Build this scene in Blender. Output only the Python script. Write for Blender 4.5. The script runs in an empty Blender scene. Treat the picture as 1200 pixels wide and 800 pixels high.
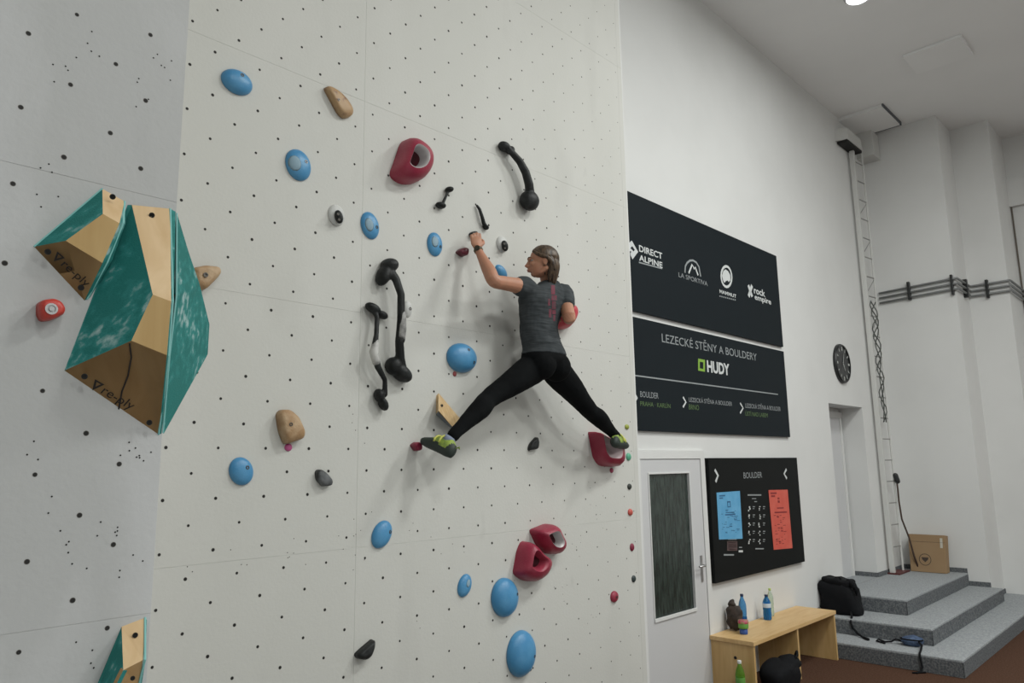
import bpy, bmesh, math, random
from mathutils import Vector, Matrix
random.seed(7)
SC = bpy.context.scene
COL = SC.collection
# ------------------------------------------------------------------ camera
YAW, PITCH, ROLL, FPX = math.radians(46.18), math.radians(9.63), math.radians(-0.88), 866.0
CAM = Vector((0, 0, 2.0))
fwd = Vector((math.sin(YAW)*math.cos(PITCH), math.cos(YAW)*math.cos(PITCH), math.sin(PITCH)))
r0 = Vector((math.cos(YAW), -math.sin(YAW), 0)); u0 = r0.cross(fwd)
RT = r0*math.cos(ROLL) + u0*math.sin(ROLL); UP = -r0*math.sin(ROLL) + u0*math.cos(ROLL)
cd = bpy.data.cameras.new('camera'); cam = bpy.data.objects.new('camera', cd); COL.objects.link(cam)
cd.sensor_width = 36; cd.lens = FPX/1200*36; cd.clip_start = 0.05
M = Matrix((RT, UP, -fwd)).transposed().to_4x4(); M.translation = CAM; cam.matrix_world = M
SC.camera = cam
# ------------------------------------------------------------------ world, lights, exposure
w = bpy.data.worlds.new('world'); SC.world = w; w.use_nodes = True
w.node_tree.nodes['Background'].inputs[0].default_value = (0.6, 0.66, 0.7, 1); w.node_tree.nodes['Background'].inputs[1].default_value = 0.05
SC.view_settings.view_transform = 'Standard'; SC.view_settings.look = 'None'
SC.view_settings.gamma = 1; SC.view_settings.use_curve_mapping = False
SC.view_settings.exposure = -0.60
LAMPS = [(7.90, 2.30, 4), (4.3, -0.7, 200), (7.0, 0.0, 215), (0.4, -2.2, 130), (4.6, -4.6, 190), (0.4, -5.6, 120), (8.6, -3.9, 330)]
LAMP_COL = (0.97, 1.0, 0.97)

# ------------------------------------------------------------------ helpers
def ray(px, py): return RT*((px-600)/FPX) + UP*(-(py-400)/FPX) + fwd
def P(px, py, Y):
    v = ray(px, py); return CAM + v*(Y/v.y)
def Px(px, py, X):
    v = ray(px, py); return CAM + v*(X/v.x)
def Pz(px, py, z):
    v = ray(px, py); return CAM + v*((z-2)/v.z)
def ppm(p): return FPX/((Vector(p)-CAM).dot(fwd))

ORG = {}
def tag(o, label=None, cat=None, group=None, kind=None):
    if label: o['label'] = label
    if cat: o['category'] = cat
    if group: o['group'] = group
    if kind: o['kind'] = kind
    return o
def empty(name, loc, label, cat, group=None):
    o = bpy.data.objects.new(name, None); COL.objects.link(o); o.location = loc; o.empty_display_size = 0.1
    ORG[o.name] = Vector(loc)
    return tag(o, label, cat, group)
def link(name, me, mat=None, parent=None, org=None, smooth=False):
    """mesh given in world coordinates; origin moved to parent's origin or org"""
    o = bpy.data.objects.new(name, me); COL.objects.link(o)
    if mat is not None and not me.materials: me.materials.append(mat)
    po = ORG[parent.name] if parent else Vector((0, 0, 0))
    if org is None:
        if parent: org = po
        else:
            xs = [v.co for v in me.vertices]
            org = Vector((sum(c.x for c in xs)/len(xs), sum(c.y for c in xs)/len(xs), min(c.z for c in xs)))
    org = Vector(org)
    me.transform(Matrix.Translation(-org))
    if parent: o.parent = parent
    o.location = org-po
    ORG[o.name] = org
    if smooth:
        me.shade_smooth()
    return o
def mesh(vs, fs):
    me = bpy.data.meshes.new('m'); me.from_pydata([tuple(v) for v in vs], [], fs); me.update(); return me
class MB:
    def __init__(s): s.v = []; s.f = []
    def add(s, vs, fs):
        n = len(s.v); s.v += [Vector(v) for v in vs]; s.f += [tuple(i+n for i in f) for f in fs]; return s
    def box(s, x0, x1, y0, y1, z0, z1):
        x0, x1 = sorted((x0, x1)); y0, y1 = sorted((y0, y1)); z0, z1 = sorted((z0, z1))
        return s.add([(x0,y0,z0),(x1,y0,z0),(x1,y1,z0),(x0,y1,z0),(x0,y0,z1),(x1,y0,z1),(x1,y1,z1),(x0,y1,z1)],
                     [(0,3,2,1),(4,5,6,7),(0,1,5,4),(1,2,6,5),(2,3,7,6),(3,0,4,7)])
    def rings(s, rs, caps=True, closed=False):
        n = len(rs[0]); base = len(s.v)
        vs = [p for r in rs for p in r]; fs = []
        for i in range(len(rs)-1 if not closed else len(rs)):
            a = i*n; b = ((i+1) % len(rs))*n
            for k in range(n): fs.append((a+k, a+(k+1) % n, b+(k+1) % n, b+k))
        if caps and not closed:
            fs.append(tuple(reversed(range(n)))); fs.append(tuple(range((len(rs)-1)*n, len(rs)*n)))
        return s.add(vs, fs)
    def tube(s, pts, rad, n=8, round_ends=False, flat=None):
        pts = [Vector(p) for p in pts]
        if not hasattr(rad, '__len__'): rad = [rad]*len(pts)
        rs = []; prev = None
        for i, p in enumerate(pts):
            t = (pts[min(i+1, len(pts)-1)]-pts[max(i-1, 0)]).normalized()
            if prev is None:
                a = Vector((0, 0, 1)) if abs(t.z) < .9 else Vector((0, 1, 0))
                u = t.cross(a).normalized()
            else: u = (prev-t*prev.dot(t)).normalized()
            prev = u; v = t.cross(u)
            def rg(c, r):
                return [c+(u*math.cos(2*math.pi*k/n)+v*math.sin(2*math.pi*k/n))*r for k in range(n)]
            if round_ends and i == 0:
                for q in (80, 55, 28): rs.append(rg(p-t*rad[0]*math.sin(math.radians(q)), rad[0]*math.cos(math.radians(q))))
            rs.append(rg(p, rad[i]))
            if round_ends and i == len(pts)-1:
                for q in (28, 55, 80): rs.append(rg(p+t*rad[i]*math.sin(math.radians(q)), rad[i]*math.cos(math.radians(q))))
        return s.rings(rs)
    def ell(s, c, ax, n=16, m=10):
        """ellipsoid; ax = three axis vectors"""
        c = Vector(c); a, b, d = [Vector(q) for q in ax]; rs = []
        for i in range(1, m):
            th = math.pi*i/m
            rs.append([c+d*math.cos(th)+(a*math.cos(2*math.pi*k/n)+b*math.sin(2*math.pi*k/n))*math.sin(th) for k in range(n)])
        base = len(s.v); s.rings(rs, caps=False)
        t = len(s.v); s.v += [c+d, c-d]
        for k in range(n):
            s.f.append((t, base+k, base+(k+1) % n)); e = base+(m-2)*n; s.f.append((t+1, e+(k+1) % n, e+k))
        return s
    def lathe(s, c, prof, n=20, axis=(0,0,1)):
        a = Vector(axis).normalized(); h = Vector((1,0,0)) if abs(a.x) < .9 else Vector((0,1,0))
        u = a.cross(h).normalized(); v = a.cross(u); c = Vector(c)
        return s.rings([[c+a*z+(u*math.cos(2*math.pi*k/n)+v*math.sin(2*math.pi*k/n))*max(r, 1e-4) for k in range(n)] for r, z in prof])
    def go(s, name, mat, parent=None, smooth=False, org=None, bevel=0, fix=True):
        me = mesh(s.v, s.f)
        if fix or bevel:
            bm = bmesh.new(); bm.from_mesh(me)
            bmesh.ops.recalc_face_normals(bm, faces=bm.faces)
            bm.to_mesh(me); bm.free()
        o = link(name, me, mat, parent, org, smooth)
        if bevel:
            b = o.modifiers.new('b', 'BEVEL'); b.width = bevel; b.segments = 2; b.limit_method = 'ANGLE'; b.angle_limit = math.radians(40)
        return o

# ------------------------------------------------------------------ materials
def mat(name, col, rough=.6, metal=0, noise=None, bump=None, extra=None, **kw):
    """noise=(scale, amount, colour2) bump=(scale,strength)"""
    m = bpy.data.materials.new(name); m.use_nodes = True; nt = m.node_tree; b = nt.nodes['Principled BSDF']
    b.inputs['Base Color'].default_value = (*col, 1); b.inputs['Roughness'].default_value = rough; b.inputs['Metallic'].default_value = metal
    for k, v in kw.items(): b.inputs[k.replace('_', ' ')].default_value = v
    tc = nt.nodes.new('ShaderNodeTexCoord')
    if noise:
        sc, amt, c2 = noise[:3]
        n = nt.nodes.new('ShaderNodeTexNoise'); n.inputs['Scale'].default_value = sc; n.inputs['Detail'].default_value = 6
        nt.links.new(tc.outputs['Object'], n.inputs['Vector'])
        r = nt.nodes.new('ShaderNodeValToRGB'); lo, hi = (noise[3] if len(noise) > 3 else (.4, .65))
        r.color_ramp.elements[0].position = lo; r.color_ramp.elements[1].position = hi
        r.color_ramp.elements[0].color = (*col, 1)
        r.color_ramp.elements[1].color = (*[a*(1-amt)+c*amt for a, c in zip(col, c2)], 1)
        nt.links.new(n.outputs['Fac'], r.inputs['Fac']); nt.links.new(r.outputs['Color'], b.inputs['Base Color'])
    if bump:
        n = nt.nodes.new('ShaderNodeTexNoise'); n.inputs['Scale'].default_value = bump[0]; n.inputs['Detail'].default_value = 4
        nt.links.new(tc.outputs['Object'], n.inputs['Vector'])
        bp = nt.nodes.new('ShaderNodeBump'); bp.inputs['Strength'].default_value = bump[1]; bp.inputs['Distance'].default_value = .01
        nt.links.new(n.outputs['Fac'], bp.inputs['Height']); nt.links.new(bp.outputs['Normal'], b.inputs['Normal'])
    return m
def wood(name, c1, c2, scale=6, stretch=(1, 1, .12), rough=.45, rot=(0, 0, 0)):
    m = bpy.data.materials.new(name); m.use_nodes = True; nt = m.node_tree; b = nt.nodes['Principled BSDF']
    tc = nt.nodes.new('ShaderNodeTexCoord'); mp = nt.nodes.new('ShaderNodeMapping'); mp.inputs['Scale'].default_value = stretch
    mp.inputs['Rotation'].default_value = rot
    nt.links.new(tc.outputs['Object'], mp.inputs['Vector'])
    n = nt.nodes.new('ShaderNodeTexNoise'); n.inputs['Scale'].default_value = scale*4; n.inputs['Detail'].default_value = 5; n.inputs['Distortion'].default_value = 1.2
    nt.links.new(mp.outputs['Vector'], n.inputs['Vector'])
    r = nt.nodes.new('ShaderNodeValToRGB'); r.color_ramp.elements[0].position = .35; r.color_ramp.elements[1].position = .68
    r.color_ramp.elements[0].color = (*c1, 1); r.color_ramp.elements[1].color = (*c2, 1)
    nt.links.new(n.outputs['Fac'], r.inputs['Fac']); nt.links.new(r.outputs['Color'], b.inputs['Base Color'])
    b.inputs['Roughness'].default_value = rough
    return m
def scuffed(name, base, scuff, dark, s1=(1.3, 1.3, .5), t1=(.55, .8), amt=.6, rough=.75, dirt=.35, bumpy=.05, bscale=60):
    """paint with chalk rubbed on and dark shoe marks"""
    m = bpy.data.materials.new(name); m.use_nodes = True; nt = m.node_tree; b = nt.nodes['Principled BSDF']
    tc = nt.nodes.new('ShaderNodeTexCoord')
    def nz(scale, vec, ramp, det=6, dist=.3):
        mp = nt.nodes.new('ShaderNodeMapping'); mp.inputs['Scale'].default_value = vec
        nt.links.new(tc.outputs['Object'], mp.inputs['Vector'])
        n = nt.nodes.new('ShaderNodeTexNoise'); n.inputs['Scale'].default_value = scale; n.inputs['Detail'].default_value = det; n.inputs['Distortion'].default_value = dist
        nt.links.new(mp.outputs['Vector'], n.inputs['Vector'])
        r = nt.nodes.new('ShaderNodeMapRange'); r.inputs['From Min'].default_value = ramp[0]; r.inputs['From Max'].default_value = ramp[1]
        r.inputs['To Max'].default_value = ramp[2]
        nt.links.new(n.outputs['Fac'], r.inputs['Value']); return r.outputs['Result']
    def mix(f, a, c):
        x = nt.nodes.new('ShaderNodeMix'); x.data_type = 'RGBA'; nt.links.new(f, x.inputs['Factor'])
        if hasattr(a, 'name'): nt.links.new(a, x.inputs[6])
        else: x.inputs[6].default_value = (*a, 1)
        x.inputs[7].default_value = (*c, 1); return x.outputs[2]
    c = mix(nz(1.0, s1, (t1[0], t1[1], amt)), base, scuff)
    c = mix(nz(2.2, (1, 1, .35), (.6, .8, dirt)), c, dark)
    c = mix(nz(9, (1, 1, .5), (.68, .8, dirt*.8), 3), c, dark)
    nt.links.new(c, b.inputs['Base Color']); b.inputs['Roughness'].default_value = rough
    n = nt.nodes.new('ShaderNodeTexNoise'); n.inputs['Scale'].default_value = bscale
    nt.links.new(tc.outputs['Object'], n.inputs['Vector'])
    bp = nt.nodes.new('ShaderNodeBump'); bp.inputs['Strength'].default_value = bumpy*4; bp.inputs['Distance'].default_value = .004
    nt.links.new(n.outputs['Fac'], bp.inputs['Height']); nt.links.new(bp.outputs['Normal'], b.inputs['Normal'])
    return m
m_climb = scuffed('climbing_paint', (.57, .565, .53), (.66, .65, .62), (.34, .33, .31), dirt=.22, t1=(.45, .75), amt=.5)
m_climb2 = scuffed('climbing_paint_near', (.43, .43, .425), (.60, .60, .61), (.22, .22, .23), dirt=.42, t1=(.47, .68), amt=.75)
m_ply = mat('ply_edge', (.5, .42, .3), .7)
m_white = mat('white_plaster', (.71, .71, .70), .85, noise=(1.2, .3, (.6, .6, .59)), bump=(25, .06))
m_ceil = mat('ceiling_paint', (.86, .86, .855), .9, noise=(.7, .3, (.74, .74, .74)))
m_floor = mat('carpet_red_brown', (.072, .036, .022), .98, Specular_IOR_Level=.1, noise=(70, .7, (.12, .065, .045)), bump=(300, .4))
m_grey = mat('grey_carpet', (.28, .295, .31), .98, noise=(60, .7, (.46, .48, .49)), bump=(200, .6))
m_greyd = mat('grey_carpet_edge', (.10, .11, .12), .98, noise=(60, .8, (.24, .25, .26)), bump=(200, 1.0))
m_door = mat('door_paint', (.60, .60, .61), .45)
m_hole = mat('dark_hole', (.012, .011, .01), .8)
m_nut = mat('nut_ring', (.10, .09, .08), .5, .4)
m_black = mat('black_plastic', (.012, .013, .014), .38)
m_metal = mat('metal', (.5, .5, .5), .35, .9)
m_galv = mat('galvanised_pipe', (.23, .24, .24), .5, .3)
m_glass = None

# ------------------------------------------------------------------ structure
YB, YA, YC, XA, XB1 = 3.2, 2.22, 3.6, 0.847, 4.672
H = 7.05
def struct(name, mb, m, **k):
    o = mb.go(name, m, org=(0, 0, 0), **k); o['kind'] = 'structure'; return o
floor = struct('floor', MB().box(-4, 13.9, -8, 4.4, -.1, 0), m_floor)
ceiling = struct('ceiling', MB().box(-4, 13.9, -8, 4.4, H, H+.1), m_ceil)
struct('wall_rear', MB().box(-4, 13.9, -8.2, -8, 0, H), m_white)
struct('wall_far_left', MB().box(-4.2, -4, -8, 4.4, 0, H), m_white)
# painted wall with door opening and niche
D0, D1, DT = 5.235, 6.27, 2.075
NX0, NX1, NZ0, NZ1, NY = 9.515, 10.70, .486, 2.737, 3.92
mb = MB()
mb.box(4.4, D0, YC, 4.1, 0, DT).box(D1, NX0, YC, 4.1, 0, NZ1).box(4.4, D1, YC, 4.1, DT, NZ1).box(NX1, 11.85, YC, 4.1, 0, NZ1)
mb.box(4.4, 11.85, YC, 4.1, NZ1, H).box(NX0, NX1, NY, 4.1, 0, NZ1).box(-4, 4.4, YC, 4.1, 0, H).box(D0, D1, 3.8, 4.1, 0, DT)
struct('wall_front', mb, m_white)
# end wall in three set backs
mb = MB().box(11.8, 12.9, 2.54, 4.4, 0, H).box(12.53, 13.5, 2.03, 2.6, 0, H).box(13.5, 13.9, -8, 2.1, 0, H)
struct('wall_end', mb, m_white)
mb = MB().box(13.42, 13.5, -8, 2.03, 5.9, 6.35)
struct('trim_1', mb, m_white)
# climbing walls: frame + panels
nseam = 0.0004
def climb_wall(name, x0, x1, y, ythick, zs, xs, m):
    fr = MB().box(x0, x1, y+.0015, ythick, 0, H)
    o = struct(name, fr, m_white)
    for i in range(len(xs)-1):
        for j in range(len(zs)-1):
            a = xs[i]+nseam*(i > 0); b = xs[i+1]-nseam*(i < len(xs)-2); c = zs[j]+nseam; d = zs[j+1]-nseam
            MB().box(a, b, y, y+.018, c, d).go('panel', m, o, bevel=.0004)
    return o
zsB = [0, .42, 1.615, 2.81, 4.0, 5.195, 6.39, H]
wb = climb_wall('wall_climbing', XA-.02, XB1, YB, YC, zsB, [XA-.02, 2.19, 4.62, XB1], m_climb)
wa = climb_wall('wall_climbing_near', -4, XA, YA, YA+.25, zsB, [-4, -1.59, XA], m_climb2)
mr = MB().box(XA-.1, XA-.018, YA+.018, YB+.018, 0, H)
struct('wall_arete_return', MB().box(XA-.08, XA-.0185, YA+.25, YB+.018, 0, H), m_ply)
for j in range(len(zsB)-1):
    MB().box(XA-.018, XA, YA+.0185, YB, zsB[j]+nseam, zsB[j+1]-nseam).go('panel', m_climb, bpy.data.objects['wall_arete_return'], bevel=.001)
MB().box(XB1, XB1+.012, YB+.001, YC, 0, H).go('side_panel', m_white, wb)
# T-nut holes
def holes(parent, pts, y, r):
    dark = MB(); ring = MB()
    for (x, z) in pts:
        rr = r*random.uniform(.85, 1.1)*(1 if x < 3.0 else max(.62, 1-(x-3.0)*.25))
        n = 10
        dark.add([(x+rr*math.cos(2*math.pi*k/n), y-.0007, z+rr*math.sin(2*math.pi*k/n)) for k in range(n)], [tuple(range(n))])
        ring.add([(x+rr*1.3*math.cos(2*math.pi*k/n), y-.0004, z+rr*1.3*math.sin(2*math.pi*k/n)) for k in range(n)], [tuple(range(n))])
    o = ring.go('nut_ring', m_nut, parent, fix=False); o['kind'] = 'stuff'
    o = dark.go('bolt_holes', m_hole, parent, fix=False); o['kind'] = 'stuff'
ptsB = []
for i in range(-4, 31):
    x = (.3873+i*.03491)*YB
    if x < XA+.02 or x > XB1-.02: continue
    for j in range(-40, 50):
        z = 2+(.6402-(j-(i % 2)*.5)*.0676)*YB
        if .05 < z < H-.05: ptsB.append((x, z))
ptsA = []
for k in range(-14, 3):
    x = .426+k*.111
    for j in range(-30, 40):
        z = 2+(7.90+j*1.4375-(k % 2)*.71875)*.15008
        if .05 < z < H-.05: ptsA.append((x, z))
for j in range(-12, 20): ptsA.append((.737, 2+(8.787+j*1.4375)*.15008))
ptsA = [p for p in ptsA if .05 < p[1] < H-.05]
holes(wb, ptsB, YB, .0056)
holes(wa, ptsA, YA, .0054)
# little screw holes left by old holds
scr = MB()
for (cx, cy, n, yy) in ((100, 60, 5, YA), (70, 100, 4, YA), (195, 75, 6, YA), (160, 105, 4, YA), (60, 240, 3, YA), (55, 185, 3, YA), (150, 525, 5, YA), (170, 540, 5, YA), (30, 545, 3, YA),
                        (135, 620, 6, YA), (85, 645, 6, YA), (140, 665, 4, YA), (105, 780, 4, YA), (60, 610, 2, YA),
                        (283, 655, 3, YB), (225, 663, 2, YB), (338, 655, 3, YB), (410, 640, 7, YB), (416, 500, 4, YB), (340, 640, 3, YB), (525, 625, 3, YB), (487, 620, 3, YB), (415, 600, 3, YB), (486, 730, 2, YB), (600, 690, 3, YB), (675, 640, 5, YB), (700, 600, 5, YB), (660, 700, 5, YB), (690, 730, 5, YB), (700, 560, 5, YB)):
    for _ in range(n):
        p = P(cx+random.gauss(0, 9), cy+random.gauss(0, 12), yy)
        if yy == YA and p.x > XA-.01: continue
        scr.add([(p.x+.0026*math.cos(k), yy-.0006, p.z+.0026*math.sin(k)) for k in range(6)], [tuple(range(6))])
o = scr.go('screw_holes', m_hole, wb, fix=False); o['kind'] = 'stuff'

# ------------------------------------------------------------------ ceiling lamps (each builds its own light)
m_lamp = bpy.data.materials.new('lamp_glow'); m_lamp.use_nodes = True
b = m_lamp.node_tree.nodes['Principled BSDF']; b.inputs['Emission Color'].default_value = (.95, 1, 1, 1); b.inputs['Emission Strength'].default_value = 14
m_lampb = mat('lamp_housing', (.5, .5, .5), .5)
lamp_lab = ['round white ceiling lamp nearest the painted wall at the top of the photo', 'round white ceiling lamp over the climbing wall', 'round white ceiling lamp in the hall middle', 'round white ceiling lamp above the photographer', 'round white ceiling lamp in the rear row', 'round white ceiling lamp in the rear left corner', 'round white ceiling lamp by the set back end wall']
for (x, y, e), lb in zip(LAMPS, lamp_lab):
    t = empty('ceiling_lamp', (x, y, H), lb, 'lamp', 'round ceiling lamps')
    MB().lathe((x, y, H-.09), [(.12, 0), (.145, .02), (.145, .07), (.08, .09)], 24).go('housing', m_lampb, t, smooth=False)
    MB().lathe((x, y, H-.105), [(.10, 0), (.115, .008), (.115, .016)], 24).go('diffuser', m_lamp, t)
    ld = bpy.data.lights.new('lamp_light', 'AREA'); ld.shape = 'DISK'; ld.size = .9; ld.energy = e; ld.color = LAMP_COL
    lo = bpy.data.objects.new('lamp_light', ld); COL.objects.link(lo); lo.location = (0, 0, -.125); lo.parent = t

# unseen crash mats added below the frame to bounce light onto walls and ceiling
m_mat = mat('grey_mat_vinyl', (.42, .43, .44), .6)
mm = MB()
for (x0, x1) in ((-3.9, -1.5), (-1.48, .84), (.86, 2.85), (2.87, 4.9)):
    for (y0, y1) in ((-5.0, -1.4), (-1.38, 2.2)): mm.box(x0, x1, y0, y1, 0.001, .35)
struct('floor_bounce_matting', mm, m_mat, bevel=.03)
# ------------------------------------------------------------------ ceiling hatches
t = empty('ceiling_panel', (9.95, 2.03, H), 'flat white raised square panel on the ceiling in the middle', 'panel')
MB().box(9.66, 10.25, 1.71, 2.36, H-.035, H).go('cover', m_ceil, t, bevel=.004)
t = empty('ceiling_hatch', (11.25, 3.3, H), 'pale ceiling hatch with open dark joint in the corner above the lattice mast', 'hatch')
MB().box(10.84, 11.65, 2.99, 3.6, H-.05, H).go('cover', m_ceil, t, bevel=.003)
MB().box(11.65, 11.672, 2.97, 3.6, H-.052, H).box(10.84, 11.65, 2.968, 2.99, H-.03, H).go('joint', m_greyd, t)

# ------------------------------------------------------------------ doors
m_pane = mat('dark_patterned_glass', (.018, .026, .022), .2, bump=(60, .35), noise=(8, .8, (.05, .07, .06)), IOR=1.5)
nt = m_pane.node_tree
tc_ = [n for n in nt.nodes if n.type == 'TEX_COORD'][0]; mp_ = nt.nodes.new('ShaderNodeMapping'); mp_.inputs['Scale'].default_value = (7, 1, 1.2); mp_.inputs['Rotation'].default_value = (0, .45, 0)
nt.links.new(tc_.outputs['Object'], mp_.inputs['Vector'])
for n in nt.nodes:
    if n.type == 'TEX_NOISE': nt.links.new(mp_.outputs['Vector'], n.inputs['Vector']); n.inputs['Scale'].default_value = 5
d = MB().box(D0+.03, D1-.03, YC-.012, YC+.03, 0.01, DT-.03)
wx0, wx1, wz0, wz1 = 5.385, 6.03, .745, 1.92
dd = MB()
dd.box(D0+.03, wx0, YC-.012, YC+.03, .01, DT-.03).box(wx1, D1-.03, YC-.012, YC+.03, .01, DT-.03).box(wx0, wx1, YC-.012, YC+.03, .01, wz0).box(wx0, wx1, YC-.012, YC+.03, wz1, DT-.03)
door1 = dd.go('door_1', m_door, org=(5.7, YC, 0)); door1['kind'] = 'structure'
f = MB().box(D0-.05, D0+.025, YC-.02, YC+.05, 0, DT+.05).box(D1-.025, D1+.05, YC-.02, YC+.05, 0, DT+.05).box(D0+.025, D1-.025, YC-.02, YC+.05, DT-.025, DT+.05)
f.go('door_frame', m_white, door1)
pane = MB().box(wx0+.002, wx1-.002, YC+.004, YC+.012, wz0+.002, wz1-.002).go('pane', m_pane, door1)
b4 = MB()
b4.box(wx0-.012, wx1+.012, YC-.024, YC-.0125, wz0-.022, wz0+.006).box(wx0-.012, wx1+.012, YC-.02, YC-.0125, wz1, wz1+.014).box(wx0-.012, wx0, YC-.02, YC-.0125, wz0, wz1).box(wx1, wx1+.012, YC-.02, YC-.0125, wz0, wz1)
b4.go('glazing_bead', m_white, door1, bevel=.002)
hx = 6.165
MB().box(hx-.017, hx+.017, YC-.02, YC-.0125, .955, 1.185).go('handle_plate', m_metal, door1, bevel=.003)
MB().tube([(hx, YC-.02, 1.10), (hx, YC-.06, 1.10), (hx-.02, YC-.066, 1.10), (hx-.12, YC-.066, 1.10)], .009, 10).go('door_handle', m_metal, door1, smooth=True)
# niche door
door2 = MB().box(NX0+.05, NX1-.02, NY-.03, NY-.001, NZ0, 2.62).go('door_2', m_door, org=(10.1, NY, NZ0)); door2['kind'] = 'structure'
MB().box(NX0+.001, NX1-.001, NY-.045, NY-.0305, 2.60, 2.68).go('door_frame', m_white, door2)
MB().box(10.60, 10.66, NY-.045, NY-.0305, NZ0+.001, 2.6).go('door_frame', m_white, door2)

# ------------------------------------------------------------------ stair platform
Z1, Z2, Z3 = .159, .323, .486
st = empty('stair_platform', (9.9, 3, 0), 'grey carpeted three step corner platform against the end wall', 'steps')
def step(x0, y0, z0, z1, nm='step'):
    x1 = 12.53 if z1 < .2 else 11.8
    mb = MB().box(x0, 11.8, y0, YC, z0, z1)
    if z1 < .2: mb.box(11.8, 12.53, y0, 2.54, z0, z1)
    o = mb.go(nm, m_grey, st, bevel=.008)
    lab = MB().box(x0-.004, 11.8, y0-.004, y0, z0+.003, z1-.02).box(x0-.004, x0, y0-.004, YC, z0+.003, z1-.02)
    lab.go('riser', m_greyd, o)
step(8.135, 2.055, 0, Z1); step(8.562, 2.412, Z1, Z2); step(9.131, 2.80, Z2, Z3)
MB().box(NX0+.002, NX1-.002, YC, NY-.002, Z3-.05, Z3).go('niche_threshold', m_grey, st)
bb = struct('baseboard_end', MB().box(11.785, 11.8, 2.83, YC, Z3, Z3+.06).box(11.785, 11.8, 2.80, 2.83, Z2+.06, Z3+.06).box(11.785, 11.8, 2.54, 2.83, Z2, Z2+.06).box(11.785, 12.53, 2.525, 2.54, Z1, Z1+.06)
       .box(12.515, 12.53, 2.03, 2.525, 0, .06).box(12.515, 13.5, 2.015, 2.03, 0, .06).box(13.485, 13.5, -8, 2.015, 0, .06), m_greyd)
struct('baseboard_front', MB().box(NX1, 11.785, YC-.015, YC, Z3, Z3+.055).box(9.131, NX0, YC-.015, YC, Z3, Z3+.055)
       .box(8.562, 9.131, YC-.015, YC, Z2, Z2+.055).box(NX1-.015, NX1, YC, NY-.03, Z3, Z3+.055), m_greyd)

# ------------------------------------------------------------------ bench
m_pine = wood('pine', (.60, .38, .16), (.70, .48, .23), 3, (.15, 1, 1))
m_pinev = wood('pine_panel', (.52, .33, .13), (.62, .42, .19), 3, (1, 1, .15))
bn = empty('bench', (7.15, 3.38, 0), 'pale pine bench with two open compartments along the painted wall', 'bench')
bx0, bx1, by0, by1, bt = 6.245, 8.07, 3.175, 3.585, .485
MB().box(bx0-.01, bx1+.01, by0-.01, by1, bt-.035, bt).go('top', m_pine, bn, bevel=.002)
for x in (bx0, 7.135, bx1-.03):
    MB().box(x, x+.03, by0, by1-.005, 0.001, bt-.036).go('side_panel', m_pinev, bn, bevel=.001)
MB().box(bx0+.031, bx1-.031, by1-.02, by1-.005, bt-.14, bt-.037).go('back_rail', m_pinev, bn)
kx = P(860, 771, by0+.2)
MB().lathe((bx0-.004, 3.35, .33), [(.012, 0), (.014, .002), (.014, .004)], 12, (1, 0, 0)).go('knot', m_hole, bn)

# ------------------------------------------------------------------ lattice mast with cables
m_mast = mat('cream_mast_paint', (.62, .62, .60), .5)
ms = empty('lattice_mast', (11.26, 3.51, Z3), 'tall white steel lattice mast standing on the platform in the corner', 'mast')
ra, rb, rc = (11.1, 3.535), (11.42, 3.50), (11.30, 3.58)
MB().box(ra[0]-.03, ra[0]+.03, ra[1]-.03, ra[1]+.03, Z3+.001, 6.82).go('rail', m_mast, ms, bevel=.003)
MB().tube([(rb[0], rb[1], Z3+.001), (rb[0], rb[1], 6.85)], .014, 8).go('rail', m_mast, ms)
k = 0; z = Z3+.35
m_rung = mat('rung_grey', (.30, .30, .29), .5)
while z < 6.75:
    MB().tube([(ra[0]+.03, ra[1], z), (rb[0]-.012, rb[1], z)], .009, 6).go('rung', m_rung, ms)
    if k % 2 == 0 and 3.0 < z < 5.9: MB().tube([(ra[0]+.03, ra[1], z+.02), (rb[0]-.012, rb[1], z+.27)], .006, 6).go('brace', m_rung, ms)
    z += .295; k += 1
MB().box(ra[0]-.06, rb[0]+.06, 3.43, 3.585, Z3+.001, Z3+.02).go('foot_plate', mat('dark_red', (.10, .02, .02), .5), ms)
br = empty('duct_bracket', (11.0, 3.45, 6.6), 'white boxed duct bracket on the wall at the mast top', 'bracket')
MB().add([(10.62, 3.6, 6.62), (11.3, 3.6, 6.62), (11.3, 3.44, 6.62), (10.72, 3.44, 6.62), (10.66, 3.6, 6.82), (11.3, 3.6, 6.82), (11.3, 3.46, 6.82), (10.76, 3.46, 6.82)], [(0,1,2,3),(4,7,6,5),(0,3,7,4),(3,2,6,7),(2,1,5,6),(1,0,4,5)]).go('cover', m_mast, br)
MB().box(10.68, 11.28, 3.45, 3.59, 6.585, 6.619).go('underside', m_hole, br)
MB().box(11.5, 11.79, 3.35, 3.6, 6.60, 6.999).go('duct', m_mast, br)
m_cable = mat('dark_cable', (.06, .035, .025), .6)
cb = MB().tube([Vector((11.40, 3.46, z_)) + Vector((.01*math.sin(z_*9), 0, 0)) for z_ in (1.75, 1.6, 1.45)] + [(11.42, 3.45, 1.2), (11.48, 3.40, .95), (11.52, 3.37, .7), (11.55, 3.33, Z3+.02)], .012, 8)
cb = cb.go('hanging_cable', m_cable, smooth=True); tag(cb, 'thin dark brown cable hanging down the mast to the cardboard box', 'cable')
MB().tube([(11.40, 3.47, 1.80), (11.40, 3.45, 1.72)], .035, 10, True).go('plug', m_black, cb)
cb2 = MB()
for q in range(3):
    pts = []
    for i in range(26):
        zz = 2.55+i*.07; pts.append((11.25+.09*math.sin(i*.9+q*2), 3.49+.02*math.cos(i+q), zz))
    cb2.tube(pts, .008, 6)
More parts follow.
